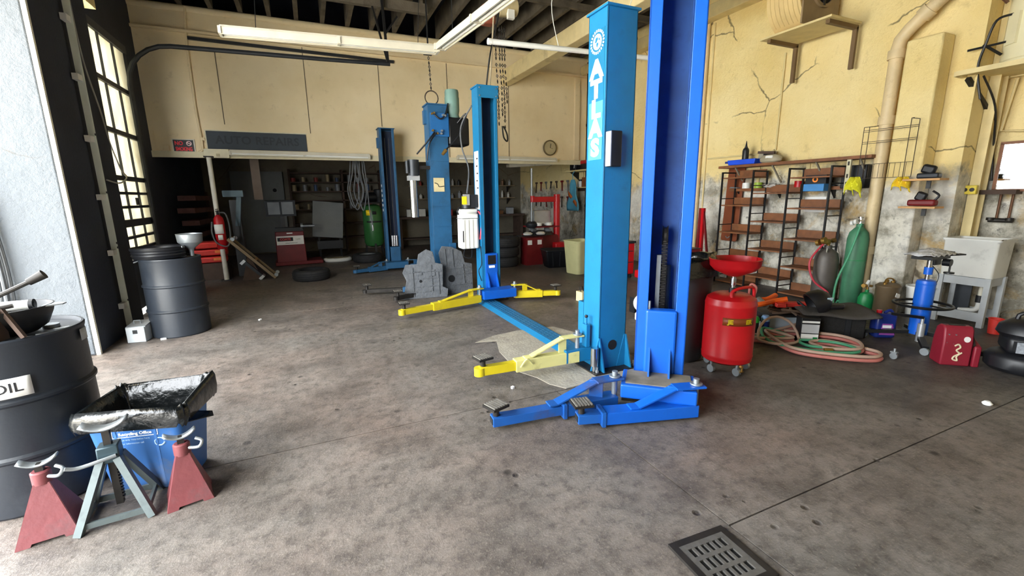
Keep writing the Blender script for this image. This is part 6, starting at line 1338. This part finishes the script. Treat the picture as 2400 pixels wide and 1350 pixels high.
# chain hoist, chains, cables
t = thing('chain_hoist', 'old electric chain hoist with hanging chains above the far lift column', 'hoist', (2.75, 6.5, 4.05))
MB().cyl((.0, 0, .12), (.28, 0, .16), .12, n=18).build('motor', mat('cream_hoist_paint', '#b9ab84', .5, var=.15, dirt=.2), t); MB().box((-.16, 0, .0), (.2, .18, .26)).build('gearbox', mat('rust_red_paint', '#8c4a36', .6, var=.15), t, bevel=.04); MB().box((.16, -.1, .02), (.1, .06, .12)).build('switch_box', WHITEP, t, smooth=0)
MB().cyl((.0, 0, .2), (0, 0, .7), .02, n=8).build('hanger', GREASE, t)
def chain(pts, name, parent, step=.05, r=.006):
    P = catmull(pts, 10); L = MB(); acc = 0; k = 0
    for a, b in zip(P, P[1:]):
        d = (b - a).length; acc += d
        if acc >= step:
            acc = 0; k += 1; dn = (b - a).normalized(); u = dn.orthogonal().normalized(); w_ = dn.cross(u); s = u if k % 2 else w_
            L.tube([a - dn * step * .55 + s * .001, a + s * .014, a + dn * step * .55, a - s * .014], r, 5, closed=True)
    o = L.build(name, GREASE, parent); o['kind'] = 'stuff'; return o
for dx, zb in ((-.04, -1.5), (.02, -1.35), (.06, -1.55), (.1, -1.2)): chain([(dx, 0, -.1), (dx, .0, -.6), (dx + .02, -.01, -1.0), (dx + .03, 0, zb)], 'hoist_chain', t, .045, .0065)
MB().tube([(.06, 0, -1.5), (.12, 0, -1.62), (.12, 0, -1.72), (.06, 0, -1.66), (.04, 0, -1.5)], .012, 7, smooth=4).build('hook', GREASE, t)
t = thing('hanging_chain', 'rusty chain with a round ring hung above the old blue lift column', 'chain', (1.83, 6.95, 2.95)); chain([(0, 0, .12), (-.01, 0, .4), (-.02, 0, .62)], 'chain_links', t, .045, .0065); MB().tube([(.1 * math.cos(a), .0, .02 + .1 * math.sin(a)) for a in [2 * math.pi * k / 24 for k in range(24)]], .009, 6, closed=True).build('ring', WIRE, t)
MB().box((-.02, 0, .66), (.12, .1, .08)).cyl((-.02, 0, .68), (-.02, 0, 1.5), .012, n=6).build('ceiling_fitting', BLACKM, t, smooth=0)
for i, (pts, m__, lb) in enumerate((([(2.35, 6.0, 2.97), (2.42, 6.0, 3.4), (2.55, 6.0, 3.9), (2.6, 6.0, 4.7)], BLACKP, 'black cable rising from the top of the far yellow armed lift column'), ([(2.42, 6.05, 2.97), (2.46, 6.05, 3.4), (2.5, 6.05, 3.9), (2.58, 6.05, 4.7)], mat('tan_cable', '#b8a98c', .6), 'tan cable rising beside the black cable above the far column'), ([(2.2, 6.2, 2.75), (2.1, 6.4, 2.5), (2.12, 6.45, 2.2), (2.16, 6.3, 1.9), (2.02, 6.0, 1.55)], GREYHOSE, 'grey power cord looping down to the white oil tank unit'))):
    tag(MB().tube(pts, .011, 7, smooth=6).build('power_cable', m__), lb, 'cable')
# signs, clock, conduit on the header wall
t = thing('no_smoking_sign', 'black NO SMOKING sign with fluorescent red letters', 'sign', (-2.01, 10.185, 2.48))
MB().box((0, 0, 0), (.35, .012, .26)).build('board', mat('cream_white_card', '#dcd6c4', .6), t, smooth=0); MB().box((0, -.008, .005), (.31, .006, .215)).build('panel', SIGNBLK, t, smooth=0)
e = MB(); put_text(e, 'NO', F_NY, (-.07, -.013, .05), .62, .75); e.build('lettering', NEONRED, t, smooth=0)
e = MB(); put_text(e, 'SMOKING', F_NY, (0, -.013, -.05), .5, .8); e.build('lettering', NEONRED, t, smooth=0)
e = MB().lathe([(.03, 0), (.042, 0), (.042, .002), (.03, .002), (.03, 0)], (.085, -.0125, .052), 20, RX90); e.bar((.055, -.014, .075), (.115, -.014, .03), .003, .01).box((.085, -.0135, .052), (.05, .002, .008)); e.build('crossed_cigarette', mat('pink_white_ink', '#ffd7d7', .5), t, smooth=0)
t = thing('repairs_sign', 'long faded dark sign board with ghost lettering on the header wall', 'sign', (-.79, 10.185, 2.61)); MB().box((0, 0, 0), (1.7, .016, .33)).build('board', SIGNDK, t, smooth=0)
MB().box((0, 0, .172), (1.74, .02, .02)).box((-.86, 0, 0), (.02, .02, .34)).build('edging', mat('cream_edging', '#ddd6bb', .6), t, smooth=0)
e = MB(); put_text(e, 'REPAIRS', F_NY, (0, -.01, 0), .82, .82); e.build('lettering', SIGNLET, t, smooth=0)
t = thing('wall_clock', 'round dusty wall clock on the header wall', 'clock', (5.66, 10.19, 2.68)); MB().lathe([(0, 0), (.17, 0), (.19, .02), (.19, .05), (.17, .06), (.165, .04), (0, .04)], n=30, mat3=RX90).build('case', mat('dusty_brass', '#7a6a4a', .6, .3), t); MB().cyl((0, -.042, 0), (0, -.046, 0), .16, n=28).build('dial', mat('yellowed_dial', '#b8ab86', .6), t); MB().bar((0, -.05, 0), (.02, -.05, .1), .012, .004).bar((0, -.05, 0), (.07, -.05, -.02), .012, .004).build('hands', INK, t, smooth=0)
t = thing('surface_conduit', 'cream surface conduit dropping down the header wall past the signs', 'conduit', (-1.72, 10.17, 0)); MB().tube([(.05, 0, 4.85), (0, 0, 4.3), (-.02, 0, 3.2), (.0, 0, 2.55), (-.03, 0, 2.4), (-.2, 0, 2.34)], .02, 8, smooth=6).build('pipe', PANEL, t); MB().box((.02, 0, 2.62), (.07, .04, .05)).build('clip', PANEL, t, smooth=0)
t = thing('switch_box', 'small cream switch box left of the NO SMOKING sign', 'switch', (-2.27, 10.17, 2.44)); MB().box((0, 0, 0), (.08, .05, .1)).build('box', PANEL, t, bevel=.005); MB().tube([(-.04, 0, -.03), (-.14, 0, -.03), (-.16, 0, .3)], .006, 5, smooth=4).build('wire', PANEL, t)
tag(MB().box((1.6, 10.18, 2.55), (.1, .02, .12)).build('wall_plate', WOODD, None, smooth=0), 'small dark wall plate left of the far column of the old lift', 'plate')
tag(MB().box((.1, 10.17, 4.32), (3.6, .05, .05), (0, R(0.5), 0)).build('tension_rod', GUNGREY, None, smooth=0), 'dark rod fixed high along the header wall behind the strip light', 'rod')

# ================================================================== OUTDOORS (seen past the white pillar)
t = thing('hose_rack', 'loops of grey air hose hung on the outer face of the white pillar', 'hose', (-2.72, 5.5, 0))
for k, (dx, top, w_, bot) in enumerate(((.0, 1.86, .1, .3), (.03, 1.84, .13, .45), (-.03, 1.8, .12, .55), (.05, 1.8, .1, .65), (.08, 1.5, .06, .5))):
    MB().tube([(dx - w_, -.02 * k, bot + .2), (dx - w_ * .9, -.02 * k, 1.1), (dx - w_ * .6, -.02 * k, top - .12), (dx, -.02 * k, top), (dx + w_ * .6, -.02 * k, top - .15), (dx + w_, -.02 * k, 1.0), (dx + w_ * .8, -.02 * k, bot), (dx, -.02 * k, bot - .12)], .014, 7, smooth=7).build('hose_loop', GREYHOSE, t)
MB().cyl((0, -.06, 1.86), (0, .1, 1.86), .02, n=8).box((0, .08, 1.86), (.2, .03, .1)).build('hanger', YELP, t, smooth=0)
t = thing('yellow_bollard', 'yellow post with red tape on the yard behind the hanging hoses', 'bollard', (-3.55, 8.0, -.03)); MB().lathe([(0, 0), (.3, 0), (.26, .06), (.14, .2), (.1, .5), (.09, .9), (0, .92)], n=18).build('post', mat('yard_yellow_paint', '#d9b53a', .6), t); MB().cyl((0, 0, .55), (0, 0, .75), .105, n=18).build('tape', REDP, t)  # one plain yellow paint, shared by this post and the beam
t = thing('yellow_awning_beam', 'yellow beam across the yard at the far left edge', 'beam', (-6.5, 12.5, 2.25)); MB().box((0, 0, 0), (5, .2, .32)).build('beam', mat('yard_yellow_paint', '#d9b53a', .6), t, smooth=0); MB().cyl((-2, 0, -2.3), (-2, 0, 0), .08, n=10).cyl((2.2, 0, -2.3), (2.2, 0, 0), .08, n=10).build('post', STEEL, t)
t = thing('tarp_heap', 'grey blue tarp heaped over goods in the yard at the left edge', 'tarp', (-4.9, 9.6, -.03))
MB().grid(lambda u, v: ((u - .5) * 2.6, (v - .5) * 2.2, 1.0 * math.sin(3.14 * u) ** .6 * math.sin(3.14 * v) ** .6 + .07 * math.sin(14 * u + 4 * v) + .05 * math.sin(21 * v)), 26, 20).build('cover', TARP, t); MB().tube([(-.9, -.7, .5), (0, -.9, .42), (.9, -.7, .5)], .015, 6, smooth=5).build('rope', mat('orange_rope', '#c9702c', .8), t)
t = thing('chain_link_fence', 'chain link fence across the back of the yard', 'fence', (-7.5, 16, 0))
for k in range(6): MB().cyl((-3 + k * 1.6, 0, 0), (-3 + k * 1.6, 0, 1.5), .03, n=8).build('post', STEEL, t)
m_ = MB()
for k in range(70):
    x = -3.6 + k * .13; m_.tube([(x, 0, 0), (x + 1.45, 0, 1.45)], .006, 4).tube([(x + 1.45, .01, 0), (x, .01, 1.45)], .006, 4)
q = m_.build('mesh', STEEL, t); q['kind'] = 'stuff'
MB().cyl((-3.2, 0, 1.48), (5.2, 0, 1.48), .02, n=8).build('top_rail', STEEL, t)
